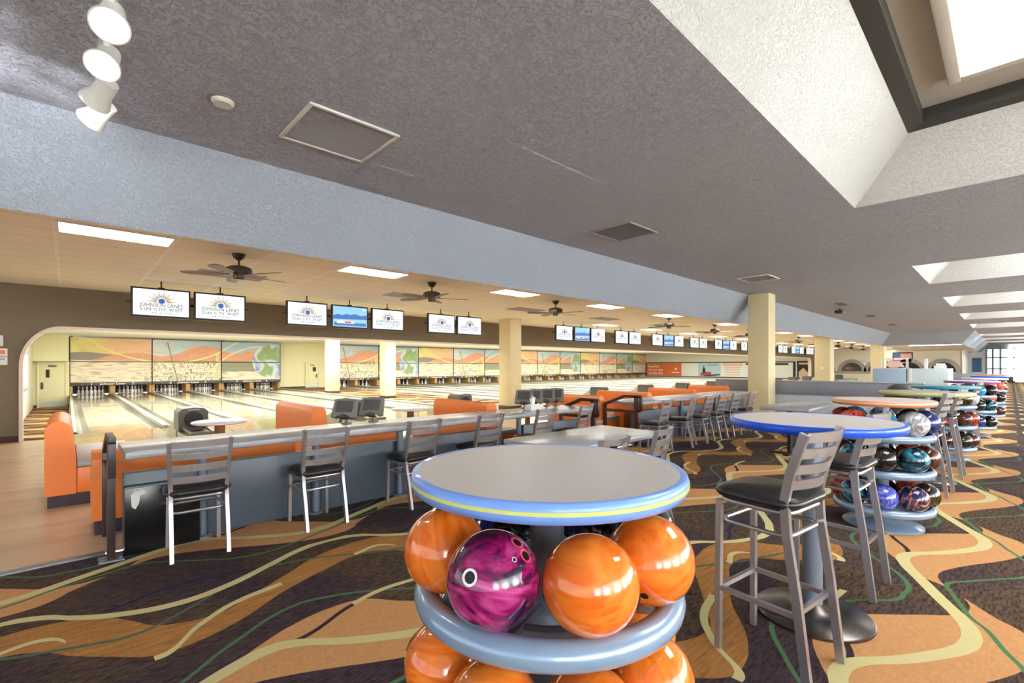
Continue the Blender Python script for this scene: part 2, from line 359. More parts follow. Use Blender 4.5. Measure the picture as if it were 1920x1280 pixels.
# ------------------------------------------------------------------ mesh helpers
class B:
    def __init__(s): s.bm = bmesh.new(); s.mi = 0
    def mat(s, i): s.mi = i; return s
    def _f(s, vs):
        try:
            f = s.bm.faces.new(vs); f.material_index = s.mi; f.smooth = True; return f
        except ValueError: return None
    def quad(s, *pts):
        return s._f([s.bm.verts.new(p) for p in pts])
    def box(s, x0, x1, y0, y1, z0, z1, bev=0.0, mtx=None):
        t = bmesh.new()
        vs = [t.verts.new((x, y, z)) for x in (x0, x1) for y in (y0, y1) for z in (z0, z1)]
        for q in ((0, 1, 3, 2), (4, 6, 7, 5), (0, 4, 5, 1), (2, 3, 7, 6), (0, 2, 6, 4), (1, 5, 7, 3)):
            t.faces.new([vs[i] for i in q])
        if bev: bmesh.ops.bevel(t, geom=list(t.edges), offset=bev, segments=2, profile=0.5, affect='EDGES')
        s.add(t, mtx); return s
    def add(s, t, mtx=None):
        vm = {}
        for v in t.verts: vm[v] = s.bm.verts.new(mtx @ v.co if mtx else v.co)
        for f in t.faces: s._f([vm[v] for v in f.verts])
        t.free(); return s
    def bar(s, p, q, w, h=None, up=(0, 0, 1), bev=0.0):
        h = h or w; p = Vector(p); q = Vector(q); d = (q-p); L = d.length; d.normalize()
        u = Vector(up)
        if abs(d.dot(u)) > 0.99: u = Vector((0, 1, 0))
        a = d.cross(u).normalized(); b = a.cross(d).normalized()
        m = Matrix((a, d, b)).transposed().to_4x4(); m.translation = p
        return s.box(-w/2, w/2, 0, L, -h/2, h/2, bev, m)
    def sweep(s, pts, w, h, up=(0, 0, 1)):
        """rectangular tube along a polyline"""
        pts = [Vector(p) for p in pts]; rings = []
        for i, p in enumerate(pts):
            d = (pts[min(i+1, len(pts)-1)]-pts[max(i-1, 0)]).normalized()
            u = Vector(up); a = d.cross(u).normalized(); b = a.cross(d).normalized()
            rings.append([s.bm.verts.new(p+a*sx*w/2+b*sy*h/2) for sx, sy in ((-1, -1), (1, -1), (1, 1), (-1, 1))])
        for r0, r1 in zip(rings, rings[1:]):
            for i in range(4): s._f([r0[i], r0[(i+1) % 4], r1[(i+1) % 4], r1[i]])
        s._f(rings[0][::-1]); s._f(rings[-1]); return s
    def tube(s, pts, r, seg=10, closed=False, up=(0, 0, 1)):
        pts = [Vector(p) for p in pts]; rings = []; N = len(pts)
        for i, p in enumerate(pts):
            d = (pts[(i+1) % N]-pts[i-1]) if closed else (pts[min(i+1, N-1)]-pts[max(i-1, 0)])
            d.normalize(); u = Vector(up)
            if abs(d.dot(u)) > 0.98: u = Vector((0, 1, 0))
            a = d.cross(u).normalized(); b = a.cross(d).normalized()
            rings.append([s.bm.verts.new(p+a*r*math.cos(k*2*PI/seg)+b*r*math.sin(k*2*PI/seg)) for k in range(seg)])
        for j in range(N if closed else N-1):
            r0, r1 = rings[j], rings[(j+1) % N]
            for i in range(seg): s._f([r0[i], r0[(i+1) % seg], r1[(i+1) % seg], r1[i]])
        if not closed: s._f(rings[0][::-1]); s._f(rings[-1])
        return s
    def ring(s, cx, cy, z, R, r, seg=48, ts=12):
        return s.tube([(cx+R*math.cos(k*2*PI/seg), cy+R*math.sin(k*2*PI/seg), z) for k in range(seg)], r, ts, True)
    def lathe(s, prof, seg=24, c=(0, 0, 0), mtx=None):
        t = bmesh.new(); rings = []
        for r, z in prof:
            if r < 1e-6: rings.append([t.verts.new((0, 0, z))])
            else: rings.append([t.verts.new((r*math.cos(k*2*PI/seg), r*math.sin(k*2*PI/seg), z)) for k in range(seg)])
        for a, b in zip(rings, rings[1:]):
            for i in range(seg):
                j = (i+1) % seg
                if len(a) == 1 and len(b) == 1: continue
                if len(a) == 1: t.faces.new([a[0], b[j], b[i]][::-1])
                elif len(b) == 1: t.faces.new([a[i], a[j], b[0]])
                else: t.faces.new([a[i], a[j], b[j], b[i]])
        m = Matrix.Translation(c) @ (mtx or Matrix())
        return s.add(t, m)
    def cyl(s, x, y, z0, z1, r, seg=24):
        return s.lathe([(0, z0), (r, z0), (r, z1), (0, z1)], seg, (x, y, 0))
    def disc(s, c, nx, ny, rx, ry, seg=24):
        c, nx, ny = Vector(c), Vector(nx), Vector(ny)
        s._f([s.bm.verts.new(c+nx*rx*math.cos(k*2*PI/seg)+ny*ry*math.sin(k*2*PI/seg)) for k in range(seg)]); return s
    def prism(s, poly, axis, a, b):
        """extrude a 2D outline along an axis between a and b"""
        P = {'X': lambda u, v, w: (w, u, v), 'Y': lambda u, v, w: (u, w, v), 'Z': lambda u, v, w: (u, v, w)}[axis]
        lo = [s.bm.verts.new(P(u, v, a)) for u, v in poly]; hi = [s.bm.verts.new(P(u, v, b)) for u, v in poly]
        n = len(poly)
        for i in range(n): s._f([lo[i], lo[(i+1) % n], hi[(i+1) % n], hi[i]])
        s._f(lo[::-1]); s._f(hi); return s
    def sphere(s, c, r, u=24, v=14, sc=(1, 1, 1)):
        t = bmesh.new(); bmesh.ops.create_uvsphere(t, u_segments=u, v_segments=v, radius=r)
        return s.add(t, Matrix.Translation(c) @ Matrix.Diagonal((*sc, 1)))
    def text(s, body, size, o, xd, yd, align='CENTER', ext=0.002, sx=1.0, shear=0.0):
        key = (body, align, shear)
        if key not in TXT:
            cu = bpy.data.curves.new('txt', 'FONT'); cu.body = body; cu.align_x = align; cu.shear = shear; cu.size = 1; cu.offset = .012; cu.resolution_u = 3
            ob = bpy.data.objects.new('txt', cu); COL.objects.link(ob)
            dg = bpy.context.evaluated_depsgraph_get(); dg.update()
            me = bpy.data.meshes.new_from_object(ob.evaluated_get(dg)); TXT[key] = me
            bpy.data.objects.remove(ob)
        t = bmesh.new(); t.from_mesh(TXT[key])
        xd, yd = Vector(xd), Vector(yd); nd = xd.cross(yd)
        m = Matrix((xd*size*sx, yd*size, nd)).transposed().to_4x4(); m.translation = Vector(o)+nd*ext
        return s.add(t, m)
    def build(s, name, mats, parent=None, sharp=35, normals=True):
        if normals: bmesh.ops.recalc_face_normals(s.bm, faces=s.bm.faces)
        me = bpy.data.meshes.new(name); s.bm.to_mesh(me); s.bm.free()
        for m in (mats if isinstance(mats, (list, tuple)) else [mats]): me.materials.append(M[m])
        me.set_sharp_from_angle(angle=math.radians(sharp))
        o = bpy.data.objects.new(name, me); COL.objects.link(o)
        if parent: o.parent = parent
        return o
TXT = {}
def tag(o, label, cat, group=None):
    o['label'] = label; o['category'] = cat
    if group: o['group'] = group
    return o
def struct(o): o['kind'] = 'structure'; return o
def thing(name, label, cat, loc=(0, 0, 0), rz=0.0, group=None):
    o = bpy.data.objects.new(name, None); COL.objects.link(o); o.empty_display_size = 0.1
    o.location = loc; o.rotation_euler = (0, 0, rz)
    return tag(o, label, cat, group)
KIDS = {}
def dup(root, label, loc, rz=0.0, group=None, rot=None):
    r = root.copy(); COL.objects.link(r); r.location = loc; r.rotation_euler = rot or (0, 0, rz); r['label'] = label
    if group: r['group'] = group
    if root.name not in KIDS:
        KIDS[root.name] = [(c, list(c.children)) for c in root.children]
    for c, gs in KIDS[root.name]:
        k = c.copy(); COL.objects.link(k); k.parent = r
        for g in gs:
            q = g.copy(); COL.objects.link(q); q.parent = k
    return r
NUM = 'zero one two three four five six seven eight nine ten eleven twelve thirteen fourteen fifteen sixteen seventeen eighteen nineteen'.split()
NUM += [a+('' if b == 'zero' else '-'+b) for a in ('twenty', 'thirty') for b in NUM[:10]]
ORD = ['first', 'second', 'third', 'fourth', 'fifth', 'sixth', 'seventh', 'eighth', 'ninth', 'tenth', 'eleventh', 'twelfth', 'thirteenth', 'fourteenth', 'fifteenth',
       'sixteenth', 'seventeenth', 'eighteenth', 'nineteenth', 'twentieth']
def ordn(i):
    if i < 20: return ORD[i]
    t = ['twenty', 'thirty', 'forty', 'fifty'][(i+1)//10-2]
    return (t+'-'+ORD[(i+1) % 10-1]) if (i+1) % 10 else {30: 'thirtieth', 40: 'fortieth', 50: 'fiftieth'}[i+1]

# ================================================================== THE SETTING
ZC, ZL, YS, YB, ZB, YV = 3.33, 2.93, 4.88, 5.40, 2.63, 12.63
def flat(name, rects, mat, z, down=False):
    b = B()
    for x0, x1, y0, y1 in rects:
        p = [(x0, y0, z), (x1, y0, z), (x1, y1, z), (x0, y1, z)]
        b.quad(*(p[::-1] if down else p))
    return struct(b.build(name, mat, normals=False))
flat('floor', [(-7, 62, -8, 4.62), (9.57, 12.72, 13.25, 31.2)], 'carpet', 0)
flat('floor', [(-1.15, 0.04, 13.0, 30.3)], 'carpet', -0.5)
flat('floor', [(-7, 52, 4.66, 9.0), (-7, 0.04, 9.0, 12.63)], 'wood_floor', 0)
flat('floor', [(0.04, 51.9, 9.0, 13.25)], 'maple_warm', 0)
flat('floor', [(-0.64, 0.04, 12.63, 13.0)], 'carpet', 0)
struct(B().box(-7, 0.2, 4.60, 4.68, 0, 0.012, 0.004).build('trim_1', 'alu'))      # metal strip between carpet and wood
# concourse ceiling with skylight wells (a raised tray)
WELLS = [(0.2, 7.0), (11.85, 14.74), (17.83, 20.93), (23.88, 27.13), (30.24, 33.69), (40, 43), (46, 49), (52, 55)]
WY0, WY1 = -3.2, 1.31
rc = [(-7, 60, -8, WY0), (-7, 35.5, WY1, YS)]
xs = [-7]+[v for w in WELLS for v in w]+[60]
for a, b_ in zip(xs[0::2], xs[1::2]): rc.append((a, b_, WY0, WY1))
flat('ceiling', rc, 'stucco_ceiling', ZC, True)
b = B()      # sloped bulkhead: along the lanes, then across the hall, then along the far corridor
b.quad((-7, YS, ZC), (35.5, YS, ZC), (36.05, YB, ZB), (-7, YB, ZB))
b.quad((35.5, YS, ZC), (35.5, WY1, ZC), (36.05, 1.86, ZB), (36.05, YB, ZB))
b.quad((35.5, WY1, ZC), (60, WY1, ZC), (60, 1.86, ZB), (36.05, 1.86, ZB))
b.quad((-7, YB, ZB), (36.05, YB, ZB), (36.05, YB+0.05, ZL), (-7, YB+0.05, ZL))
struct(b.build('trim_2', 'stucco_soffit', normals=False))
flat('ceiling', [(-7, 52, YB+0.05, YV)], 'tile_ceiling', ZL, True)
flat('ceiling', [(36.05, 60, 1.86, YB+0.05)], 'white_paint', ZB+0.02, True)
flat('ceiling', [(-1.2, 52, YV+0.1, 32.5)], 'white_paint', 2.86, True)
# skylight wells
for k, (x0, x1) in enumerate(WELLS):
    b = B(); a = 0.567 if x1-x0 > 3.5 else 0.5; zt = 3.85
    lo = [(x0, WY0), (x1, WY0), (x1, WY1), (x0, WY1)]; hi = [(x0+a, WY0+a), (x1-a, WY0+a), (x1-a, WY1-a), (x0+a, WY1-a)]
    for i in range(4):
        j = (i+1) % 4
        b.mat(0).quad((*lo[i], ZC), (*hi[i], zt), (*hi[j], zt), (*lo[j], ZC))
    g = 0.13; h2 = [(x0+a+g, WY0+a+g), (x1-a-g, WY0+a+g), (x1-a-g, WY1-a-g), (x0+a+g, WY1-a-g)]
    for i in range(4):
        j = (i+1) % 4
        b.mat(1).quad((*hi[i], zt), (*h2[i], zt+0.02), (*h2[j], zt+0.02), (*hi[j], zt))
        b.mat(1).quad((*h2[i], zt+0.02), (*h2[i], zt+0.16), (*h2[j], zt+0.16), (*h2[j], zt+0.02))
    b.mat(2).quad(*[(*p, zt+0.16) for p in h2[::-1]])
    w = struct(b.build('ceiling', ['stucco_well', 'dark_trim', 'well_ceiling'], normals=False))
    # the daylight panel in the top of the well
    xa, xb, ya, yb = (3.45, 5.75, -1.75, 0.30) if k == 0 else (x0+a+0.45, x1-a-0.45, WY0+a+0.6, WY1-a-0.5)
    zz = zt+0.16
    t = thing('skylight_panel', ['bright skylight panel in the nearest ceiling well', 'skylight panel in the %s ceiling well from the camera' % ordn(k)][k > 0], 'skylight',
              ((xa+xb)/2, (ya+yb)/2, zz), group='skylights in the hall ceiling')
    hx, hy = (xb-xa)/2, (yb-ya)/2
    f = B()
    for (u0, u1, v0, v1) in ((-hx-.09, hx+.09, -hy-.09, -hy), (-hx-.09, hx+.09, hy, hy+.09), (-hx-.09, -hx, -hy, hy), (hx, hx+.09, -hy, hy)):
        f.box(u0, u1, v0, v1, -0.06, 0.0, 0.012)
    f.build('frame', 'white_paint', t)
    B().box(-hx, hx, -hy, hy, -0.03, -0.015).build('diffuser', 'sky_panel', t)
    l = area('skylight', ((xa+xb)/2, (ya+yb)/2, zz-0.09), hx*2, hy*2, 90 if k else 26, (0.97, 0.99, 1))
# dark valance wall over the foul line with its rounded opening
arc = [(-0.64+0.56*(1-math.cos(t*PI/24)), 1.40+0.74*math.sin(t*PI/24)) for t in range(13)]
arcr = [(49.6-0.56*(1-math.cos(t*PI/24)), 1.40+0.74*math.sin(t*PI/24)) for t in range(12, -1, -1)]
edge = [(-0.64, 0)]+arc+arcr+[(49.6, 0)]
struct(B().prism([(-7, 0)]+edge+[(51, 0), (51, ZL), (-7, ZL)], 'Y', YV, YV+0.16).build('wall_valance', 'olive_wall'))
struct(B().sweep([(x, YV+0.05, z) for x, z in edge], 0.05, 0.26, (0, 1, 0)).build('trim_3', 'arch_trim'))
struct(B().box(-7, -0.62, YV-0.03, YV, 0, 0.11, 0.006).build('baseboard_left', 'base_red'))
struct(B().box(-7, 62, -7.7, -7.5, 0, ZC).build('wall_rear', 'white_paint'))
# side aisle beyond the arch
b = B(); b.box(-1.27, -1.15, YV+0.16, 30.5, -0.5, 2.86); struct(b.build('wall_left', 'pale_wall'))
struct(B().box(-1.15, 0.04, 30.3, 30.42, -0.5, 1.62).build('wall_aisle', 'cream_paint'))
struct(B().box(-1.15, 0.02, 29.6, 30.42, 1.62, 2.86).build('wall_upper', 'cream_paint'))
struct(B().box(-1.15, -1.0, 30.26, 30.3, -0.5, -0.38).box(-0.06, 0.02, 30.26, 30.3, -0.5, -0.38).build('baseboard_aisle', 'base_dark'))
struct(B().box(-1.15, 0.04, 12.98, 13.0, -0.5, 0.0).box(0.03, 0.05, 13.0, 31, -0.5, 0.02).build('trim_4', 'capping'))
def door(name, loc, w, h, handle_x):
    d = bpy.data.objects.new(name, None); COL.objects.link(d); d.location = loc; struct(d)
    B().box(-w/2, w/2, -0.05, 0, 0.02, h, 0.006).build('door_leaf', 'cream_paint', d)
    f = B()
    for u in (-w/2-.09, w/2): f.box(u, u+.09, -0.07, 0, 0, h+.08, .008)
    f.box(-w/2, w/2, -0.07, 0, h, h+.08, .008).build('door_frame', 'cream_paint', d)
    B().box(-w/2+.02, w/2-.02, -0.06, -0.05, 0.04, 0.28).build('kick_plate', 'kick_plate', d)
    B().box(handle_x-.045, handle_x+.045, -0.075, -0.05, .42*h, .57*h, .02).build('door_handle', 'door_dark', d)
    g = 1 if handle_x < 0 else -1
    B().box(handle_x+g*.12-.09*(g < 0)*1.4, handle_x+g*.12+.09*(1+.4*(g > 0)), -0.06, -0.05, .68*h, .86*h, .005).build('notice', 'ink_dark', d)
    B().box(-.14, .14, -0.06, -0.05, .92*h, .96*h, .015).build('sign_plate', 'capping_dark', d)
    return d
door('door_1', (-0.53, 30.3, -0.5), 0.84, 2.02, -0.34)
# wall with a door between the two banks of lanes
struct(B().box(9.5, 12.7, 31.2, 31.32, 0, 2.86).build('wall_middle', 'cream_paint'))
door('door_2', (11.55, 31.2, 0), 0.72, 1.55, 0.26)
struct(B().box(9.5, 11.1, 31.16, 31.2, 0, .1).build('baseboard_middle', 'base_dark'))
# far side wall and arched windows
struct(B().box(51.6, 51.75, 2.65, 32.5, 0, 2.93).build('wall_right', 'pale_wall'))
struct(B().box(-1.2, 52, 32.4, 32.5, 0, 2.86).build('wall_back', 'pit_dark'))
struct(B().box(51.0, 51.7, 12.4, 12.9, 0, 2.93).build('wall_stub', 'pale_wall'))
struct(B().box(51.56, 51.6, 2.65, 12.5, 0.72, 0.93, .01).build('trim_5', 'mauve_trim'))
for i, px in enumerate((1541, 1597, 1648, 1704, 1768)):
    kk = (px-960)/882; cs, sn = math.cos(math.radians(46.67)), math.sin(math.radians(46.67))
    yc = 51.6*(sn-kk*cs)/(cs+kk*sn); R = 1.08
    w = bpy.data.objects.new('window_%d' % (i+1), None); COL.objects.link(w); w.location = (51.6, yc, 0.93); struct(w)
    o_ = [(R*math.cos(t*PI/20), R*math.sin(t*PI/20)) for t in range(21)]; n_ = [(0.78*math.cos(t*PI/20), 0.78*math.sin(t*PI/20)) for t in range(20, -1, -1)]
    B().prism(o_+n_, 'X', -0.06, 0.0).build('window_frame', 'mauve_trim', w)
    B().prism(n_, 'X', -0.02, -0.005).build('window_pane', 'black_gloss', w)
    b = B(); b.box(-.035, -.02, -.78, .78, .42, .47); b.box(-.035, -.02, -.02, .02, 0, .78); b.build('mullion', 'black', w)
    b = B(); b.box(-.03, -.02, -.1, .45, .12, .40); b.build('picture', 'wood_post', w)
# entrance at the far end of the hall
struct(B().box(60, 60.15, 1.55, 3.4, 0, 3.33).box(51.7, 60, 3.3, 3.4, 0, 2.65).build('wall_front', 'white_paint'))
struct(B().box(51.5, 60, 2.6, 2.66, 0.0, 2.65).build('wall_corner', 'white_paint'))
b = B()
for y in (1.5, 1.1, 0.62, -0.2, -1.3, -2.4): b.box(59.95, 60.1, y-.06, y+.06, 0, 3.0)
for z in (0.05, 1.15, 2.15, 2.95): b.box(59.95, 60.1, -3.5, 1.55, z-.05, z+.05)
b.box(59.9, 60.2, -8, 1.55, 3.0, 3.33)
w = bpy.data.objects.new('window_9', None); COL.objects.link(w); struct(w)
b.build('window_frame', 'alu', w)
m = NM('entrance_glass'); m.p(Base_Color=(0.85, 0.95, 1, 1), Roughness=0.02, Transmission_Weight=1.0, IOR=1.02)
B().box(60.0, 60.02, -3.5, 1.5, 0.1, 2.9).build('window_pane', 'entrance_glass', w)
flat('floor', [(60.2, 90, -30, 20)], 'paper_white', -0.02)
area('entrance_daylight', (59.7, -1.2, 1.7), 4, 2.6, 260, (1, 1, 1), (0, -PI/2, 0))

# ------------------------------------------------------------------ columns
def column(x0, x1, y0, y1, zt, label, base=False):
    t = thing('column', label, 'column', ((x0+x1)/2, (y0+y1)/2, 0))
    hx, hy = (x1-x0)/2, (y1-y0)/2
    B().box(-hx, hx, -hy, hy, 0, zt, .012).build('shaft', 'column_paint', t)
    B().box(-hx-.012, hx+.012, -hy-.012, hy+.012, 0, .11, .006).build('skirting', 'base_dark', t)
    return t
c1 = column(13.37, 13.89, 4.36, 4.88, ZC, 'nearest cream square column, rising to the hall ceiling in front of the bulkhead')
B().box(.264, .28, -.16, -.04, 1.35, 1.62, .01).build('thermostat', 'paper_white', c1)
c2 = column(24.6, 25.3, 5.5, 6.1, ZL, 'cream column left of the clock, behind the low grey wall')
B().box(-.37, -.35, -.05, .09, 1.25, 1.36, .01).build('switch_plate', 'paper_white', c2)
column(37.6, 38.4, 5.5, 6.2, ZL, 'cream column farthest down the hall, beside the flag picture')
column(10.35, 10.85, 11.05, 11.6, ZL, 'cream column standing at the lane approach, left of the score monitors')
column(9.95, 10.45, 18.5, 19.0, 2.86, 'pale cream pillar nearer of two in the carpeted gap between the lane banks')
column(9.75, 10.3, 24.0, 24.6, 2.86, 'pale cream pillar farther back in the carpeted gap between the lane banks')

# ------------------------------------------------------------------ lanes
L1 = [0.83+1.57*i for i in range(6)]; L2 = [12.75+1.63*(i+.5) for i in range(24)]
LANES = L1+L2
YF, YP = 13.25, 31.9
def lane_mesh(hw):
    t = thing('bowling_lane', '', 'bowling lane', (0, 0, 0), group='bowling lanes')
    b = B(); b.box(-.50, .50, YF, YP, -.1, 0.0)
    for i in range(7):
        y = YF+4+abs(i-3)*-.25+.75; x = (i-3)*.14
        b.mat(1).quad((x-.02, y-.12, .002), (x+.02, y-.12, .002), (x, y+.06, .002))
    b.build('lane_surface', ['maple', 'wood_post'], t, normals=False)
    for s_ in (-1, 1):
        g = B(); x0 = s_*.50; x1 = s_*.70
        pr = [(x0+(x1-x0)*k/8, -.075*math.sin(PI*k/8)-.005) for k in range(9)]
        for (a, za), (c_, zc) in zip(pr, pr[1:]): g.quad((a, YF, za), (c_, YF, zc), (c_, YP, zc), (a, YP, za))
        g.build('gutter', 'gutter_grey', t, normals=False)
    return t
l0 = lane_mesh(.785)
pin0 = None
for i, x in enumerate(LANES):
    lab = 'pale maple bowling lane under the number %s on the masking' % NUM[i+1]
    if i == 0: l0.location = (x, 0, 0); l0['label'] = lab
    else: dup(l0, lab, (x, 0, 0))
# dividers between lanes: flat capping, every second one a ball-return cover with a rounded nose
def divider(wide, hw):
    b = B()
    if wide:
        b.box(-hw, hw, YF-.05, YP, -.05, .07, .02)
        b.lathe([(0, .07), (hw*.8, .07), (hw, .05), (hw, 0), (0, 0)], 20, (0, YF-.05, 0))
        b.mat(1).box(-hw-.02, hw+.02, YF-.02, YP, -.05, .03)
    else:
        b.box(-hw, hw, YF, YP, -.05, .05, .015); b.mat(1).box(-hw-.015, hw+.015, YF, YP, -.05, .02)
    return b.build('lane_divider', ['capping', 'capping_dark'])
D = {}
def put_div(x, wide, hw, label):
    k = (wide, round(hw, 3))
    if k not in D: o = D[k] = divider(wide, hw)
    else: o = D[k].copy(); COL.objects.link(o)
    o.location = (x, 0, 0); tag(o, label, 'lane divider', 'dividers between lanes')
put_div(0.09, False, .04, 'narrow grey capping along the left side of lane one')
for i in range(5): put_div((L1[i]+L1[i+1])/2, i % 2 == 0, .083 if i % 2 else .065, ('rounded-nosed ball return cover' if i % 2 == 0 else 'narrow grey capping')+' between lanes %s and %s' % (NUM[i+1], NUM[i+2]))
put_div(L1[5]+.785, False, .065, 'grey capping along the right side of lane six beside the carpeted gap')
put_div(L2[0]-.785, False, .065, 'grey capping along the left side of lane seven beside the carpeted gap')
for i in range(23): put_div((L2[i]+L2[i+1])/2, i % 2 == 0, .094 if i % 2 == 0 else .098, ('rounded-nosed ball return cover' if i % 2 == 0 else 'narrow grey capping')+' between lanes %s and %s' % (NUM[i+7], NUM[i+8]))

# pins
def make_pin():
    t = thing('bowling_pin', '', 'bowling pin', group='pins')
    pr = [(0, 0), (.026, 0), (.036, .03), (.050, .08), (.060, .115), (.055, .16), (.040, .205), (.026, .245), (.023, .265), (.027, .30), (.032, .335), (.030, .36), (.019, .378), (0, .382)]
    B().lathe(pr, 14).build('pin_body', 'pin_white', t, sharp=60)
    B().lathe([(.030, .238), (.0275, .246), (.0275, .252), (.026, .258)], 14).lathe([(.0262, .262), (.0258, .270), (.0262, .276)], 14).build('neck_stripe', 'pin_red', t, sharp=60)
    return t
pin0 = make_pin(); first = True
for i, x in enumerate(LANES):
    for r in range(4):
        for k in range(r+1):
            px_, py_ = x+(k-r/2)*.305, 31.0+r*.264
            lab = 'white bowling pin with red neck stripes racked at the end of lane %s' % NUM[i+1]
            if first: pin0.location = (px_, py_, 0); pin0['label'] = lab; pin0['group'] = 'pins on lane one'; first = False
            else: dup(pin0, lab, (px_, py_, 0), group='pins on lane %s' % NUM[i+1])
# masking units: desert mural panels over each pair of lanes with a dark number band
PANELS = [(L1[2*k]-.785, L1[2*k+1]+.785, k % 3, 2*k+1) for k in range(3)]+[(L2[2*k]-.815, L2[2*k+1]+.815, (k+1) % 3, 2*k+7) for k in range(12)]
YM = 30.75
for pi, (x0, x1, ph, num) in enumerate(PANELS):
    xm = (x0+x1)/2; hw = (x1-x0)/2
    t = thing('masking_unit', 'desert mural panel above the pins of lanes %s and %s' % (NUM[num], NUM[num+1]), 'mural panel', (xm, YM, 0), group='mural panels over the pins')
    for nm, z0, z1 in (('upper_panel', 1.63, 2.78), ('lower_panel', .60, 1.60)):
        b = B(); b.box(-hw+.012, hw-.012, 0, .03, z0, z1)
        uv = b.bm.loops.layers.uv.new('UVMap')
        for f in b.bm.faces:
            for l in f.loops:
                l[uv].uv = ((ph+(l.vert.co.x+hw)/(2*hw))/3, (l.vert.co.z-.6)/2.18)
        b.build(nm, 'mural', t)
    b = B()
    for sx in (-1, 1): b.box(sx*(hw-.012)-.012, sx*(hw-.012)+.012, -.02, .03, .42, 2.80)
    b.box(-hw, hw, -.015, .03, 1.595, 1.635); b.box(-hw, -hw+.12, -.05, .05, 2.80, 2.83)
    b.build('panel_frame', 'black', t)
    bd = B().box(-hw+.02, hw-.02, -.03, .03, .44, .60, .01).build('number_band', 'band_dark', t)
    if pi < 12:
        B().text('Johnson Lanes', .145, (0, -.03, .475), (1, 0, 0), (0, 0, 1), shear=.25, sx=1.15).build('lettering', 'letter_white', bd)
        for sx, nn in ((-1, num), (1, num+1)): B().text(str(nn), .16, (sx*hw*.5, -.03, .465), (1, 0, 0), (0, 0, 1), sx=1.2).build('lane_number', 'letter_white', bd)
        for sx in (-1, 1): B().disc((sx*hw*.72, -.035, .52), (1, 0, 0), (0, 0, 1), .03, .03).build('blue_lamp', 'ball_sky', bd)
    for x in (-hw+.01, -.10, hw-.11): B().box(x, x+(.2 if abs(x+.1) < .01 else .1), .05, 1.3, .0, .43).build('kickback', 'kickback', t)
    B().box(-hw, hw, 1.35, 1.4, 0, .5).build('pit_curtain', 'pit_dark', t)
# ================================================================== THINGS
# ladder-back metal chairs and bar stools; local +Y is the way the sitter faces
def make_chair(name, cat, seat, top, w=0.39, d=0.38):
    t = thing(name, '', cat)
    hw = w/2-.02
    for sx in (-1, 1):
        B().sweep([(sx*hw, -d/2-.06, 0), (sx*hw, -d/2-.015, seat*.5), (sx*hw, -d/2+.025, seat*.85), (sx*hw, -d/2+.035, seat+.04), (sx*(hw+.006), -d/2+.01, seat+.16), (sx*(hw+.018), -d/2-.055, top)], .026, .036, (0, 1, 0)).build('back_post', 'steel', t)
        B().sweep([(sx*(hw-.005), d/2-.03, 0), (sx*(hw-.01), d/2-.035, seat-.02)], .027, .027, (0, 1, 0)).build('front_leg', 'steel', t)
    for k in range(4):
        f = .93-.27*k; z0 = seat+.08+(top-seat-.08)*f; yb = -d/2+.01-.065*(z0-seat-.16)/(top-seat-.16)
        b = B(); n = 9; hh = .0235 if seat < .6 else .0215
        P0 = [(-hw-.01+(2*hw+.02)*i/(n-1), yb-.045*math.sin(PI*i/(n-1))) for i in range(n)]
        for (xa, ya), (xb, yb2) in zip(P0, P0[1:]):
            for o_ in (0, -.010):
                b.quad((xa, ya+o_, z0-hh), (xb, yb2+o_, z0-hh), (xb, yb2+o_-.006, z0+hh), (xa, ya+o_-.006, z0+hh))
            b.quad((xa, ya, z0+hh), (xb, yb2, z0+hh), (xb, yb2-.016, z0+hh), (xa, ya-.016, z0+hh))
            b.quad((xa, ya, z0-hh), (xb, yb2, z0-hh), (xb, yb2-.010, z0-hh), (xa, ya-.010, z0-hh))
        b.build('slat', 'steel', t)
    def outline(e, n=10):
        P = []
        for cx, cy, a0 in ((w/2-.10, d/2-.10, 0), (-w/2+.10, d/2-.10, 90), (-w/2+.09, -d/2+.09, 180), (w/2-.09, -d/2+.09, 270)):
            for i in range(n//2+1):
                a = math.radians(a0+90*i/(n//2)); P.append((cx+(.10+e)*math.cos(a), cy+(.10+e)*math.sin(a)))
        return P
    b = B(); rings = []
    for e, z in ((-.025, -.005), (0, .005), (.012, .022), (.004, .040), (-.03, .052), (-.10, .060)):
        rings.append([b.bm.verts.new((x, y, seat+z)) for x, y in outline(e)])
    for r0, r1 in zip(rings, rings[1:]):
        for i in range(len(r0)): b._f([r0[i], r0[(i+1) % len(r0)], r1[(i+1) % len(r0)], r1[i]])
    b._f(rings[0][::-1]); b._f(rings[-1]); b.build('seat', 'black_vinyl', t, sharp=60)
    B().tube([(x, y, seat-.018) for x, y in outline(-.03)], .012, 8, True).build('seat_frame', 'steel', t)
    B().tube([(x, y, seat-.12) for x, y in outline(-.035)], .011, 8, True).build('hoop_stretcher', 'steel', t)
    if seat > .6:
        z = seat*.40; x1, y0, y1 = hw-.005, -d/2+.0, d/2-.035
        b = B(); b.bar((-x1, y1, z), (x1, y1, z), .022, .022); b.bar((-x1, y0, z), (-x1, y1, z), .022, .022); b.bar((x1, y0, z), (x1, y1, z), .022, .022); b.bar((-x1, y0, z), (x1, y0, z), .022, .022)
        b.build('footrest', 'steel', t)
    return t
chair0 = make_chair('dining_chair', 'chair', .45, .86); used = [0]
stool0 = make_chair('bar_stool', 'bar stool', .76, 1.11, .40, .38); sused = [0]
def chair(x, y, rz, label, group='ladder-back chairs'):
    if not used[0]:
        chair0.location = (x, y, 0); chair0.rotation_euler = (0, 0, rz); chair0['label'] = label; chair0['group'] = group; used[0] = 1
    else: dup(chair0, label, (x, y, 0), rz, group)
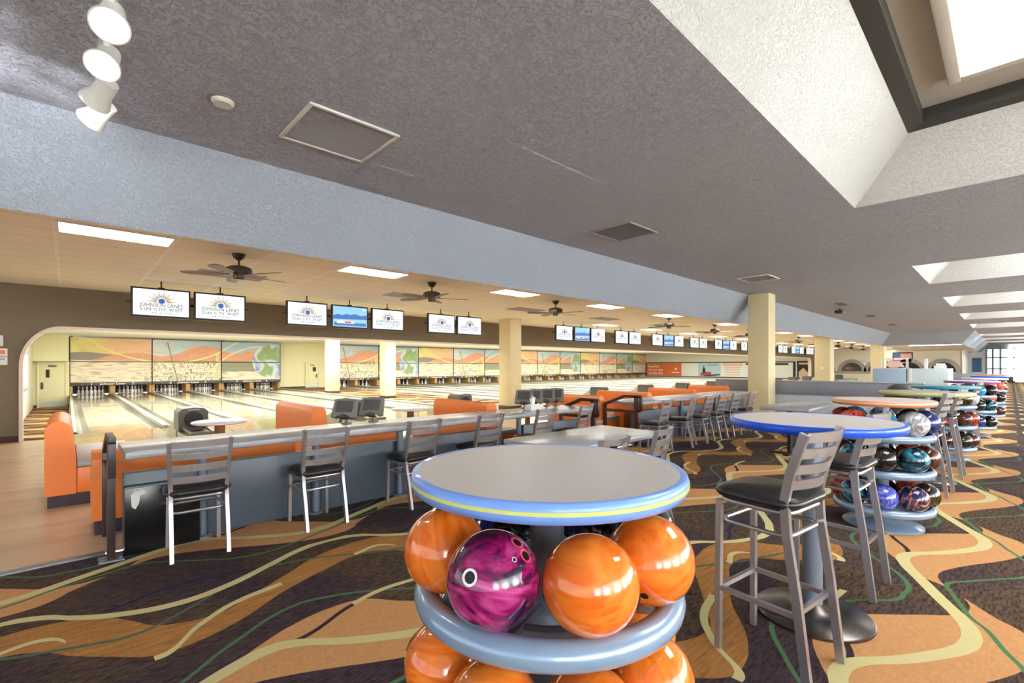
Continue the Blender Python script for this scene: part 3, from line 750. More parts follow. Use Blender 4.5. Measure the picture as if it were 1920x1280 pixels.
def stool(x, y, rz, label, group='bar stools at the round tables'):
    if not sused[0]:
        stool0.location = (x, y, 0); stool0.rotation_euler = (0, 0, rz); stool0['label'] = label; stool0['group'] = group; sused[0] = 1
    else: dup(stool0, label, (x, y, 0), rz, group)
R = math.radians
chair(.72, 4.31, R(-3), 'ladder-back metal chair with black seat nearest the counter\'s dark end post')
chair(1.63, 4.32, R(2), 'ladder-back metal chair, second from the left at the near counter')
chair(2.58, 4.27, R(6), 'ladder-back metal chair, third from the left at the near counter')
chair(3.46, 4.27, R(6), 'ladder-back metal chair, fourth from the left at the near counter')
chair(4.38, 4.27, R(8), 'ladder-back metal chair, fifth at the near counter, beside the tissue box')
chair(5.22, 4.30, R(14), 'ladder-back metal chair, rightmost at the near counter')
chair(2.97, 2.28, R(4), 'ladder-back metal chair peeking over the near round table, at the long grey table')
chair(3.72, 2.30, R(10), 'ladder-back metal chair at the right end of the long grey table')
chair(7.3, 1.5, 0, 'ladder-back metal chair seen under the salmon table\'s edge')
for i, x in enumerate((6.98, 7.88, 8.55, 9.15, 9.80, 10.65)):
    chair(x, 4.02, R((8, 16, 4, 2, 0, 4)[i]), 'ladder-back metal chair, %s from the left at the far counter' % ordn(i))
stool(2.51, .82, R(-7), 'nearest tall bar stool with black seat, left of the royal blue table')
stool(3.66, .80, R(-3), 'tall bar stool on the far right side of the royal blue table')
stool(6.95, .70, R(-4), 'tall bar stool in front of the lime green table')
stool(8.20, .66, R(-2), 'tall bar stool just behind the lime green table')
stool(11.6, .62, R(0), 'tall bar stool between the teal and purple tables')

# ------------------------------------------------------------------ round tables
def top_profile(r, th=.045):
    return [(0, -th), (r-.02, -th), (r-.006, -th*.85), (r, -th*.5), (r-.004, -th*.12), (r-.016, 0)]
def round_table(x, y, r, edge, label, z=1.10, stripe=None, rack=False, group='round bar tables'):
    t = thing('ball_rack_table' if rack else 'bar_table', label, 'table', (x, y, 0), 0, group)
    b = B().lathe([(0, z-.001), (r-.008, z-.001), (r-.008, z-.03), (0, z-.03)], 64); tp = b.build('tabletop', 'laminate_beige', t)
    B().lathe([(r-.03, z-.048), (r-.008, z-.045), (r, z-.030), (r, z-.014), (r-.003, z-.004), (r-.008, z+.0006), (r-.03, z-.002)], 72).build('edge_band', edge, t, sharp=60)
    if stripe: B().lathe([(r-.001, z-.026), (r+.0015, z-.025), (r+.0015, z-.017), (r-.001, z-.016)], 72).build('edge_stripe', stripe, t)
    if rack:
        B().cyl(0, 0, 0, z-.03, .048, 28).build('column', 'post_blue', t)
        for zz in (.79, .49, .17):
            g = B().ring(0, 0, zz, .333, .034, 64, 14); rg = g.build('rack_ring', 'rack_grey', t, sharp=60)
            g = B().ring(0, 0, zz-.035, .19, .018, 40, 10)
            for k in range(4):
                a = k*PI/2+.4; g.bar((.04*math.cos(a), .04*math.sin(a), zz-.04), (.33*math.cos(a), .33*math.sin(a), zz-.01), .02, .02)
            g.lathe([(.048, zz-.075), (.062, zz-.07), (.062, zz-.02), (.048, zz-.015)], 28)
            g.build('ball_support', 'rack_grey', t)
    else:
        B().cyl(0, 0, .02, z-.03, .05, 28).build('column', 'post_blue', t)
        B().box(-.2, .2, -.03, .03, z-.055, z-.03).box(-.03, .03, -.2, .2, z-.055, z-.03).build('top_bracket', 'black', t)
    rb = .29
    B().lathe([(0, 0), (rb, 0), (rb, .012), (rb-.012, .022), (rb*.5, .032), (.08, .045), (.055, .07), (0, .07)], 56).build('base', 'rack_grey' if rack else 'dark_steel', t, sharp=50)
    return t
round_table(.98, .895, .375, 'edge_blue', 'nearest round bar table with pale blue edge and yellow stripe over ball rack', 1.12, 'edge_yellow', True)
round_table(3.06, .77, .425, 'edge_royal', 'round bar table with royal blue edge on a plain pedestal', 1.10)
round_table(5.27, .785, .372, 'edge_salmon', 'round table with salmon edge over a three-tier ball rack', 1.105, 'edge_yellow', True)
round_table(7.60, .72, .45, 'edge_green', 'round bar table with lime green edge on a plain pedestal', 1.09)
round_table(9.75, .70, .39, 'edge_teal', 'round table with teal edge over a three-tier ball rack', 1.10, None, True)
round_table(13.4, .55, .42, 'edge_purple', 'round table with purple edge over a ball rack beyond the teal one', 1.10, None, True)
round_table(16.8, .45, .42, 'edge_white', 'round table with white edge over a ball rack beyond the purple one', 1.10, None, True)
round_table(20.5, .45, .42, 'edge_royal', 'far round table with blue edge beyond the white one', 1.10, None, True)
round_table(24.5, .45, .42, 'edge_salmon', 'far round table with red edge near the entrance, last of the row', 1.10, None, True)
# bowling balls
def make_ball(mat, holes=False, hole_dir=None):
    t = thing('bowling_ball', '', 'bowling ball')
    B().sphere((0, 0, 0), .108, 40, 24).build('shell', mat, t, sharp=180)
    if hole_dir:
        n = Vector(hole_dir[0]).normalized()
        u = n.cross(Vector((0, 0, 1))).normalized(); v = u.cross(n)
        def hole(o, du, dv, r, ring):
            d = (n+u*du+v*dv).normalized(); a = d.cross(Vector((0, 0, 1))).normalized(); c_ = a.cross(d)
            b = B(); p = d*.1082
            b.mat(0).disc(p, a, c_, r, r, 20)
            seg = 20
            for k in range(seg):
                q = [p+d*.0004+(a*math.cos(x)+c_*math.sin(x))*rr for x, rr in ((k*2*PI/seg, r), ((k+1)*2*PI/seg, r), ((k+1)*2*PI/seg, r*1.45), (k*2*PI/seg, r*1.45))]
                b.mat(1).quad(*q)
            b.build('finger_hole', ['black', ring], t, normals=False)
        for h in hole_dir[1]: hole(None, *h)
    return t
POS = ['right', 'back right', 'back', 'back left', 'left', 'front left', 'front', 'front right']
BN = dict(orange='pearly orange', purple='magenta and purple swirled', teal='dark teal marbled', black='black', olive='dark olive', brown='dark brown', red='deep red', navy='navy',
          blue='periwinkle blue', tiger='navy and orange swirled', silver='silver marbled', sky='sky blue', pink='bright pink', coral='coral red')
PROTO = {}
def ball(kind, x, y, z, label, group, holes=None):
    r = (random.uniform(0, 6), random.uniform(0, 6), random.uniform(0, 6))
    if holes:
        t = make_ball('ball_'+kind, hole_dir=holes); t.location = (x, y, z); t['label'] = label; t['group'] = group; return
    if kind not in PROTO:
        t = PROTO[kind] = make_ball('ball_'+kind, hole_dir=((1, .2, .3), [(0, 0, .012, 'ball_'+kind), (.2, .14, .010, 'ball_'+kind), (-.03, .2, .010, 'ball_'+kind)]))
        t.location = (x, y, z); t.rotation_euler = r; t['label'] = label; t['group'] = group
    else: dup(PROTO[kind], label, (x, y, z), 0, group, r)
def fill(x, y, tname, tiers, a0=None):
    th = math.atan2(y, x)                       # direction the photographer looks towards the rack
    for (zz, tier, kinds) in tiers:
        for k, kind in enumerate(kinds):
            if not kind: continue
            a = (math.radians(a0) if a0 is not None else th+PI+.39)+k*PI/4
            rel = (a-th-PI+PI*3/2+.001) % (2*PI)     # 3pi/2 = towards the viewer
            lab = '%s bowling ball, %s of %s tier under %s table' % (BN[kind], POS[int(rel/(PI/4)+.5) % 8], tier, tname)
            h = None
            if tname == 'nearest' and kind == 'purple':
                h = ((-.70, -.81, .485), [(.52, .02, .0125, 'pin_white'), (-.85, 1.15, .011, 'ball_pink'), (-1.0, .62, .011, 'ball_pink'), (-.48, .38, .004, 'pin_white')])
            if h is None and tname == 'nearest' and kind == 'orange':
                t = ball(kind, x+.285*math.cos(a), y+.285*math.sin(a), zz+.125, lab, 'balls under the %s table' % tname)
            else: ball(kind, x+.285*math.cos(a), y+.285*math.sin(a), zz+.125, lab, 'balls under the %s table' % tname, h)
OFF = lambda x, y: math.degrees(math.atan2(y, x)+PI+.80)
# order: counter-clockwise from a0
fill(.98, .895, 'nearest', [(.79, 'top', ['purple', 'orange', 'orange', 'black', 'navy', 'black', 'navy', 'orange']),
                            (.49, 'middle', ['orange', 'orange', 'orange', 'orange', 'black', 'navy', 'black', 'orange'])], 197)
fill(5.27, .785, 'salmon', [(.79, 'top', ['silver', 'navy', 'black', 'blue', 'sky', 'red', 'coral', 'teal']),
                            (.49, 'middle', ['teal', 'brown', 'red', 'black', 'olive', 'brown', 'teal', 'black']),
                            (.17, 'bottom', ['tiger', 'olive', 'red', 'black', 'navy', 'red', 'teal', 'blue'])], a0=OFF(5.27, .785))
fill(9.75, .70, 'teal', [(.79, 'top', ['olive', 'silver', 'black', 'navy', 'black', 'blue', 'blue', 'black']),
                         (.49, 'middle', ['brown', 'red', 'black', 'navy', 'black', 'red', 'brown', 'red']),
                         (.17, 'bottom', ['olive', 'brown', 'black', 'navy', 'black', 'brown', 'navy', 'brown'])], a0=OFF(9.75, .70))
fill(13.4, .55, 'purple', [(.79, 'top', ['sky', 'black', 'navy', 'black', 'olive', 'red', 'black', 'teal']),
                           (.49, 'middle', ['black', 'teal', 'navy', 'black', 'olive', 'red', 'black', 'navy']),
                           (.17, 'bottom', ['navy', 'black', 'navy', 'black', 'olive', 'red', 'black', 'brown'])])
fill(16.8, .45, 'white', [(.79, 'top', ['pink', 'coral', None, None, None, 'red', 'black', 'olive']),
                          (.49, 'middle', ['coral', 'black', None, None, None, 'red', 'navy', 'teal']),
                          (.17, 'bottom', ['black', 'brown', None, None, None, 'red', 'navy', 'teal'])])
fill(20.5, .45, 'far blue', [(.79, 'top', ['blue', 'black', None, None, None, None, 'black', 'olive']),
                             (.49, 'middle', ['red', 'navy', None, None, None, None, 'black', 'olive'])])
fill(24.5, .45, 'last red', [(.79, 'top', ['sky', 'black', None, None, None, None, None, 'olive']),
                             (.49, 'middle', ['navy', 'black', None, None, None, None, None, 'olive'])])

# ------------------------------------------------------------------ counters
def counter(x0, x1, walls, posts, label):
    t = thing('counter', label, 'counter', (x0, 4.75, 0))
    L = x1-x0; y0, y1 = -.33, .37
    B().box(0, L, y0, y1, .715, .765, .012).build('countertop', 'laminate_grey', t)
    for a, b_ in walls: B().box(a-x0, b_-x0, -.16, -.09, 0, .588, .006).build('low_wall', 'counter_face', t)
    for p in posts:
        b = B().cyl(p-x0, -.195, 0, .715, .034, 20); b.lathe([(.034, .69), (.09, .705), (.09, .715), (0, .715)], 20, (p-x0, -.195, 0)); b.lathe([(0, 0), (.07, 0), (.07, .012), (.042, .02)], 20, (p-x0, -.195, 0))
        b.build('post', 'post_blue', t)
    return t
counter(.30, 5.85, [(.30, 4.15), (4.55, 5.75)], [.80, 1.72, 2.62, 4.42], 'long grey speckled counter nearest the camera, with chairs along it')
counter(7.25, 12.4, [(7.3, 12.3)], [7.35, 9.0, 10.6], 'grey speckled counter farther right, beyond the brown end frame')
t = thing('cabinet', 'dark glossy panel cabinet under the left end of the near counter', 'cabinet', (.55, 4.52, 0))
B().box(-.25, .22, -.05, .05, 0, .50, .006).build('body', 'black_gloss', t)
B().box(-.25, .22, -.054, -.05, .49, .505).build('top_trim', 'alu', t)
b = B()
pr = [(-.03, 0), (-.035, .09), (-.01, .115), (.045, .118), (.05, .09), (.02, .08), (.012, .02), (-.008, -.02)]
b.prism(pr, 'Y', -.012, 0.004)
cl = b.build('cleaning_cloth', 'paper_white'); cl.location = (.37, 4.455, .36); tag(cl, 'crumpled white cloth hanging on the dark cabinet beside the end post', 'cloth')
def end_frame(x, mat, label, flip=1, base=True):
    t = thing('end_frame', label, 'frame', (x, 4.45, 0))
    w, h = .045, .05
    b = B()
    b.box(-w/2, w/2, -.03, .05, .0, .88, .004)
    b.build('near_post', mat, t)
    b = B(); b.box(-w/2, w/2, -.10, .26, .845, .895, .004)
    b.bar((0, .24, .87), (0, .68, .70), w, h, (0, 0, 1)); b.box(-w/2, w/2, -.10, -.05, .62, .86, .004); b.box(-w/2, w/2, -.08, .0, .60, .65, .004)
    b.build('top_rail', mat, t)
    B().box(-w/2, w/2, .64, .70, 0, .72, .004).build('far_post', mat, t)
    B().box(-w/2, w/2, .05, .66, .58, .63, .004).build('middle_rail', mat, t)
    b = B(); b.box(-.07, .07, -.06, .09, 0, .012, .002)
    for sx in (-.05, .05): b.cyl(sx, -.035, .012, .03, .012, 8)
    b.build('base_plate', 'alu', t)
    return t
end_frame(.225, 'frame_dark', 'dark square-tube end frame at the left end of the near counter')
end_frame(5.95, 'frame_brown', 'brown end frame at the right end of the near counter')
end_frame(7.18, 'frame_brown', 'brown end frame at the left end of the far counter')
t = thing('tissue_box', 'white tissue box standing on the near counter below the score consoles', 'tissue box', (4.84, 4.70, .766), .1)
B().box(-.11, .11, -.06, .06, 0, .085, .006).build('box', 'paper_white', t)
B().prism([(-.03, 0), (-.06, .09), (-.02, .075), (.0, .12), (.03, .08), (.05, .1), (.025, 0)], 'Y', -.015, .015).build('tissue', 'paper_white', t); t.children[1].location.z = .085
# long grey dining tables
def dining_table(x0, x1, y0, y1, label):
    t = thing('dining_table', label, 'table', ((x0+x1)/2, (y0+y1)/2, 0)); hx, hy = (x1-x0)/2, (y1-y0)/2
    B().box(-hx, hx, -hy, hy, .71, .76, .012).build('tabletop', 'laminate_grey', t)
    for sx in (-1, 1):
        B().cyl(sx*hx*.6, 0, .02, .71, .038, 18).build('column', 'black', t)
        B().box(sx*hx*.6-.04, sx*hx*.6+.04, -.28, .28, 0, .03, .01).box(sx*hx*.6-.2, sx*hx*.6+.2, -.04, .04, 0, .03, .01).build('foot', 'black', t)
dining_table(2.78, 4.22, 2.34, 3.06, 'long grey table behind the nearest round table, with two chairs')
dining_table(8.0, 9.6, 2.05, 2.75, 'long grey table in front of the pale half wall')

# ------------------------------------------------------------------ bowlers' benches, tables and consoles
def bench_profile(H=.85):
    P = [(-.17, .12), (-.17, H*.80)]
    for k in range(9):
        a = PI-PI*k/8; P.append((-.07+.10*math.cos(a), H-.10+.10*math.sin(a)))
    P += [(.055, .50), (.06, .43), (.06, .12)]
    return P
def bench(x, y, L, label, rz=0.0, H=.85, seat=.52, group='orange bowlers\' benches'):
    """bench running along local +Y from y, sitter facing local +X"""
    t = thing('bench', label, 'bench', (x, y, 0), rz, group)
    B().prism(bench_profile(H), 'Y', 0, L).build('backrest', 'orange_vinyl', t, sharp=50)
    B().box(.06, seat, .005, L-.005, .12, .38, .015).build('seat_base', 'orange_vinyl', t)
    B().box(.062, seat+.012, 0, L, .38, .44, .015).build('seat_cushion', 'seat_grey', t)
    B().box(-.15, seat-.02, .02, L-.02, 0, .12).build('plinth', 'plinth', t)
    return t
bench(0, 6.45, 1.45, 'leftmost orange bench with grey seat, its end facing the wood floor')
def low_bench(x0, x1, label, H=.70): bench(x1, 5.34, x1-x0, label, PI/2, H, .40)
low_bench(.14, 1.74, 'low orange bench backing onto the left end of the near counter')
low_bench(2.0, 2.95, 'low orange bench behind the two tilted consoles', .66)
low_bench(3.30, 4.25, 'low orange bench backing onto the near counter, third from the left')
bench(2.55, 6.45, 1.5, 'orange bench with rounded end behind the two tilted consoles')
bench(4.55, 5.18, 1.35, 'orange bench in front of the cream approach column', 0, .87)
bench(7.25, 5.2, 1.25, 'orange bench behind the brown end frame')
bench(6.65, 5.0, .45, 'short orange bench end left of the far counter', 0, .72, .3)
bench(8.95, 5.2, 1.3, 'orange bench behind the far counter, left of its middle')
bench(11.0, 5.2, 1.2, 'orange bench behind the far counter, right of its middle')
bench(13.3, 5.35, 1.1, 'rightmost orange bench, near the grey half wall', seat=.4)
low_bench(7.86, 8.74, 'low orange bench backing onto the left of the far counter')
low_bench(9.56, 10.78, 'low orange bench backing onto the middle of the far counter')
def small_table(x, y, label):
    t = thing('side_table', label, 'table', (x, y, 0), .5, 'small white bowlers\' tables')
    B().lathe([(0, .715), (.27, .715), (.29, .725), (.29, .738), (.275, .745), (0, .745)], 40).build('tabletop', 'table_white', t, sharp=60)
    B().box(-.04, .04, -.04, .04, .02, .715, .004).build('post', 'wood_post', t)
    B().cyl(0, 0, 0, .02, .18, 24).build('base', 'black', t)
small_table(1.32, 6.50, 'small round white table in front of the dark ball return hood')
small_table(3.88, 6.42, 'small round white table right of the tilted consoles')
small_table(6.35, 6.3, 'small round white table beyond the four consoles')
def console(x, y, label, rz=R(-48)):
    t = thing('scoring_console', label, 'console', (x, y, .767), rz, 'scoring consoles')
    z = .20; t.scale = (.82, .82, .82)
    B().cyl(0, .05, 0, z-.02, .018, 14).lathe([(0, 0), (.07, 0), (.07, .012), (.02, .02)], 16, (0, .05, 0)).build('post', 'dark_steel', t)
    m = Matrix.Translation((0, 0, z)) @ Matrix.Rotation(R(-24), 4, 'X')
    b = B(); q = [(-.15, .13), (-.08, .137), (0, .15), (.08, .137), (.15, .13), (.165, -.115), (.11, -.125), (.06, -.095), (0, -.08), (-.06, -.095), (-.11, -.125), (-.165, -.115)]
    tmp = B().prism(q, 'Y', -.02, .05); b.add(tmp.bm, m); b.build('housing', 'console_grey', t)
    b = B(); b.box(-.115, .115, -.024, -.02, -.05, .105, 0, m); b.build('screen', 'console_screen', t)
    b = B(); b.lathe([(0, 0), (.07, 0), (.06, .02), (0, .03)], 16, (0, 0, 0), m @ Matrix.Translation((0, .01, -.125))); b.build('keypad', 'hood_grey', t)
console(2.20, 5.0, 'tilted grey scoring console, left of the pair on the near counter')
console(2.52, 5.0, 'tilted grey scoring console, right of the pair on the near counter')
for i, x in enumerate((4.98, 5.20, 5.48, 5.70)):
    console(x, 5.02, 'tilted grey scoring console, %s of the four at the counter\'s right end' % ordn(i), R(-58))
# ball returns
def ball_return(x, label):
    t = thing('ball_return', label, 'ball return', (x, 10.3, 0), 0, 'ball returns')
    q = [(-.23, .22), (-.23, .56), (-.17, .62), (0, .635), (.17, .62), (.23, .56), (.23, .22)]
    hole = [(.15*math.cos(k*2*PI/20), .42+.15*math.sin(k*2*PI/20)) for k in range(20)]
    B().prism(q, 'Y', 0, .5).build('hood', 'hood_grey', t)
    b = B(); b.disc((0, -.004, .42), (1, 0, 0), (0, 0, 1), .15, .15, 28); b.build('opening', 'black', t, normals=False)
    B().box(-.21, .21, -1.0, .3, 0, .20, .02).build('rack_body', 'capping', t)
    b = B(); b.bar((-.16, -1.0, .26), (-.16, 0, .28), .04); b.bar((.16, -1.0, .26), (.16, 0, .28), .04); b.box(-.2, .2, -1.02, -.96, .18, .30, .015); b.build('ball_rails', 'capping_dark', t)
    B().prism([(.5, .0), (.5, .55), (.9, .30), (1.6, .08), (1.6, 0)], 'X', -.2, .2).build('ramp_cover', 'capping', t)
    B().box(-.09, .09, -.006, 0, .59, .605).build('name_strip', 'capping', t)
    return t
RET = [(L1[0]+L1[1])/2, (L1[2]+L1[3])/2, (L1[4]+L1[5])/2]+[(L2[2*k]+L2[2*k+1])/2 for k in range(12)]
r0 = None
for i, x in enumerate(RET):
    a = 2*i+1
    lab = 'dark hooded ball return serving lanes %s and %s' % (NUM[a], NUM[a+1])
    if r0 is None: r0 = ball_return(x+.06, lab)
    else: dup(r0, lab, (x+.06, 10.3, 0))

# ------------------------------------------------------------------ overhead score monitors
def make_monitor(tv):
    t = thing('score_monitor', '', 'monitor', group='overhead score monitors')
    w, h = .435, .265
    B().box(-w, w, 0, .07, -h, h, .01).build('housing', 'black', t)
    sc = B().box(-w+.03, w-.03, -.006, 0, -h+.04, h-.03).build('screen', 'screen_blue' if tv else 'screen_white', t)
    b = B()
    if tv:
        b.mat(0).box(-.38, .38, -.010, -.006, -.2, -.13)
        q = [(-.405, .02), (-.3, .06), (-.2, .03), (-.1, .07), (0, .05), (.12, .08), (.25, .04), (.405, .07), (.405, -.04), (-.405, -.06)]
        b.mat(1).prism(q, 'Y', -.008, -.006)
        b.mat(2).box(-.32, .10, -.012, -.010, -.15, -.09); b.mat(3).box(-.14, .02, -.014, -.012, -.14, -.10)
        b.mat(2).box(.30, .38, -.010, -.006, .17, .20)
        b.build('broadcast_picture', ['screen_navy', 'screen_navy', 'screen_white', 'screen_red'], sc)
        B().text('10', .06, (.07, -.012, -.145), (1, 0, 0), (0, 0, 1)).build('lettering', 'screen_dark', sc)
    else:
        for k in range(15):
            a = PI*(k+.5)/15; r0_, r1 = .085, .15 if k % 2 else .195
            c_, s_ = math.cos(a), math.sin(a); p, q = -s_*.009, c_*.009; oz = .015
            b.mat(0).quad((c_*r0_+p, -.008, oz+s_*r0_+q), (c_*r0_-p, -.008, oz+s_*r0_-q), (c_*r1*1.15-p*.3, -.008, oz+s_*r1-q*.3), (c_*r1*1.15+p*.3, -.008, oz+s_*r1+q*.3))
        for k in range(10):
            a0, a1 = PI*k/10, PI*(k+1)/10
            b.mat(0).quad(*[(math.cos(a)*r, -.008, .015+math.sin(a)*r*.8) for a, r in ((a0, .072), (a0, .082), (a1, .082), (a1, .072))])
        b.mat(1).disc((0, -.009, .035), (1, 0, 0), (0, 0, 1), .047, .047, 20)
        b.mat(0).box(-.16, .16, -.0085, -.0075, .008, .014)
        b.build('sunburst_logo', ['screen_gold', 'screen_ball'], sc)
        b = B().text('JOHNSON LANES', .092, (0, -.006, -.070), (1, 0, 0), (0, 0, 1), sx=.88)
        b.build('upper_lettering', 'screen_grey', sc)
        b = B().text('S UN  C ITY  W EST', .078, (0, -.006, -.142), (1, 0, 0), (0, 0, 1), sx=.92)
        b.build('middle_lettering', 'screen_dark', sc)
        B().text('A R I Z O N A', .045, (0, -.006, -.195), (1, 0, 0), (0, 0, 1), sx=1.1).build('lower_lettering', 'screen_dark', sc)
    b = B(); b.cyl(0, .05, h, .46, .012, 10); b.box(-.05, .05, .02, .08, h-.01, h+.02); b.box(-.04, .04, .01, .09, .44, .47)
    b.build('ceiling_pole', 'black', t)
    b = B(); b.box(-w-.06, w+.06, .09, .13, -.02, .02); b.box(-.1, .1, .07, .12, -.1, .1); b.build('mounting_bar', 'black', t)
    return t
mon = make_monitor(False); tvm = make_monitor(True); mu = [0, 0]
MX = [(1.225, 0), (2.15, 0), (3.79, 0), (4.755, 1), (5.72, 0), (7.31, 0), (8.26, 0)]
for k in range(6):
    o = 6.2*k
    MX += [(12.38+o, 0), (13.36+o, 1), (14.3+o, 0), (15.85+o, 0), (16.8+o, 0)]
for i, (x, tv) in enumerate(MX):
    proto = tvm if tv else mon
    lab = ('overhead monitor showing a blue television picture, %s from the left of the row' if tv else 'overhead monitor showing the sunburst bowling logo, %s from the left') % ordn(i)
    if not mu[tv]: proto.location = (x, 10.5, 2.53); proto['label'] = lab; mu[tv] = 1; proto.rotation_euler = (0, 0, 0)
    else: dup(proto, lab, (x, 10.5, 2.53))

# ------------------------------------------------------------------ ceiling fans, lamps, vents
def make_fan():
    t = thing('ceiling_fan', '', 'ceiling fan', group='ceiling fans')
    B().lathe([(0, 0), (.085, 0), (.07, -.05), (.03, -.085), (0, -.085)], 24).build('canopy', 'fan_bronze', t)
    B().cyl(0, 0, -.17, -.07, .014, 12).build('downrod', 'fan_bronze', t)
    B().lathe([(0, -.16), (.09, -.165), (.15, -.19), (.165, -.23), (.15, -.27), (.10, -.285), (.07, -.29), (.07, -.335), (.055, -.35), (0, -.35)], 28).build('motor', 'fan_bronze', t)
    for k in range(5):
        a = k*2*PI/5+.25; m = Matrix.Rotation(a, 4, 'Z') @ Matrix.Translation((0, 0, -.285)) @ Matrix.Rotation(R(10), 4, 'X')
        b = B(); b.box(.10, .24, -.02, .02, -.005, .005, 0, m); b.build('blade_arm', 'fan_bronze', t)
        q = B().prism([(.20, -.045), (.26, -.06), (.58, -.07), (.66, -.05), (.68, 0), (.66, .05), (.58, .07), (.26, .06), (.20, .045)], 'Z', -.004, .004)
        b = B(); b.add(q.bm, m); b.build('blade', 'fan_blade', t)
    return t
fan = make_fan()
for i, x in enumerate((1.70, 4.86, 8.33, 13.77, 17.2, 20.6, 27.5, 31.5, 36, 40, 44)):
    lab = 'bronze ceiling fan over the bowlers\' area, %s from the left' % ordn(i)
    if i == 0: fan.location = (x, 7.25, ZL); fan['label'] = lab
    else: dup(fan, lab, (x, 7.25+.01*x, ZL), .5*i)
def make_troffer(mat):
    t = thing('ceiling_light', '', 'ceiling light', group='recessed fluorescent ceiling lights')
    f = B()
    for q in ((-.535, -.50, -.27, .27), (.50, .535, -.27, .27), (-.5, .5, -.27, -.245), (-.5, .5, .245, .27)): f.box(q[0], q[1], q[2], q[3], -.008, .0)
    f.build('frame', 'white_paint', t)
    B().box(-.5, .5, -.245, .245, -.006, -.001).build('diffuser', mat, t)
    b = B()
    for k in range(25): b.box(-.49+k*.04, -.487+k*.04, -.245, .245, -.009, -.006)
    b.build('louvre', 'white_paint', t)
    return t
lamp = make_troffer('lamp_lane'); lu = 0
LX = [(.43+3.32*k, 7.15) for k in range(16)]+[(14.6+3.32*k, 10.4) for k in range(11)]
for i, (x, y) in enumerate(LX):
    x = round((x+.11-.535)/1.07)*1.07-.11+.535 if i < 16 else x
    lab = 'recessed fluorescent ceiling light, %s from the left in the %s row' % (ordn(i % 16 if i < 16 else i-16), 'front' if i < 16 else 'back')
    if i == 0: lamp.location = (x, y, ZL); lamp['label'] = lab
    else: dup(lamp, lab, (x, y, ZL))
for x, y, lab in ((37.4, 3.7, 'bright ceiling panel in the low ceiling at the far end, left one'), (37.4, 2.5, 'bright ceiling panel in the low ceiling at the far end, right one')):
    o = dup(lamp, lab, (x, y, ZB+.02), PI/2); o.scale = (1.1, 2.2, 1)
# ceiling grilles
def grille(x0, x1, y0, y1, z, label, frame='white_paint', inner='vent_grey', round_cone=False):
    t = thing('ceiling_vent', label, 'vent', ((x0+x1)/2, (y0+y1)/2, z), group='ceiling vents'); hx, hy = (x1-x0)/2, (y1-y0)/2
    f = B(); g = .03
    for q in ((-hx, hx, -hy, -hy+g), (-hx, hx, hy-g, hy), (-hx, -hx+g, -hy+g, hy-g), (hx-g, hx, -hy+g, hy-g)): f.box(*q, -.018, 0, .004)
    f.build('frame', frame, t)
    b = B(); n_ = int(2*hy/.022)
    b.box(-hx+g, hx-g, -hy+g, hy-g, -.004, 0)
    for k in range(n_): y = -hy+g+(2*hy-2*g)*(k+.5)/n_; b.box(-hx+g, hx-g, y-.004, y+.004, -.012, -.004)
    b.build('grille', inner, t)
grille(1.28, 2.02, 3.50, 4.20, ZC, 'large square perforated grille in the hall ceiling nearest the camera')
grille(5.44, 6.16, 3.48, 4.15, ZC, 'smaller looking square grille farther along the hall ceiling', 'mauve_trim', 'vent_dark')
grille(10.68, 11.4, 3.48, 4.13, ZC, 'square access grille in the hall ceiling before the cream column', 'white_paint', 'mauve_trim')
for i, (x, y) in enumerate(((2.0, 9.0), (5.4, 9.0), (9.0, 9.0), (12.6, 9.0), (16.2, 9.0))):
    grille(x-.5, x+.5, y-.25, y+.25, ZL, 'grey air grille in the tiled ceiling, %s from the left' % ordn(i), 'vent_grey', 'vent_grey')
for i, (x, y) in enumerate(((17.5, 3.6), (22.5, 3.7), (28, 3.8))):
    grille(x-.4, x+.4, y-.12, y+.12, ZC, 'narrow dark air slot in the hall ceiling, %s beyond the column' % ordn(i), 'vent_dark', 'vent_dark')
t = thing('smoke_detector', 'round white detector on the hall ceiling left of the large grille', 'detector', (.82, 3.94, ZC))
B().lathe([(0, 0), (.075, 0), (.075, -.015), (.06, -.03), (0, -.032)], 28).build('body', 'white_paint', t)
B().lathe([(.075, -.002), (.10, -.004), (.10, 0), (.075, 0)], 28).build('trim_ring', 'mauve_trim', t)
# stucco access panels
for x0, x1, y0, y1, lab in ((2.1, 3.3, 4.15, 4.75, 'square ceiling access panel just right of the bulkhead edge'), (2.72, 4.15, 2.95, 4.1, 'large flat ceiling access panel in the middle of the hall ceiling')):
    t = B().box(x0, x1, y0, y1, ZC-.006, ZC-.001).build('access_panel', 'stucco_ceiling'); tag(t, lab, 'ceiling panel')
# track lights
tr = B().box(.13, .19, 2.8, 4.5, ZC-.03, ZC, .004).build('light_track', 'white_paint'); tag(tr, 'white light track on the ceiling at the upper left', 'light track')
def spot(y, rx, rz, on, label):
    t = thing('track_spotlight', label, 'spotlight', (.16, y, ZC-.03), rz, 'track spotlights')
    B().cyl(0, 0, -.10, 0, .016, 12).box(-.02, .02, -.05, .05, -.015, 0).build('stem', 'white_paint', t)
    m = Matrix.Translation((0, 0, -.14)) @ Matrix.Rotation(rx, 4, 'X')
    B().lathe([(0, .09), (.05, .09), (.055, .05), (.06, -.02), (.085, -.09), (.085, -.10), (.078, -.10), (.055, -.03), (0, -.03)], 28, (0, 0, 0), m).build('shade', 'white_paint', t)
    B().lathe([(0, -.085), (.075, -.085), (.07, -.07), (0, -.07)], 24, (0, 0, 0), m).build('bulb', 'spot_on', t)
spot(3.12, R(-38), R(-10), 1, 'lit white track spotlight nearest the camera, at the top edge')
spot(3.56, R(-40), R(-20), 1, 'lit white track spotlight, second from the camera')
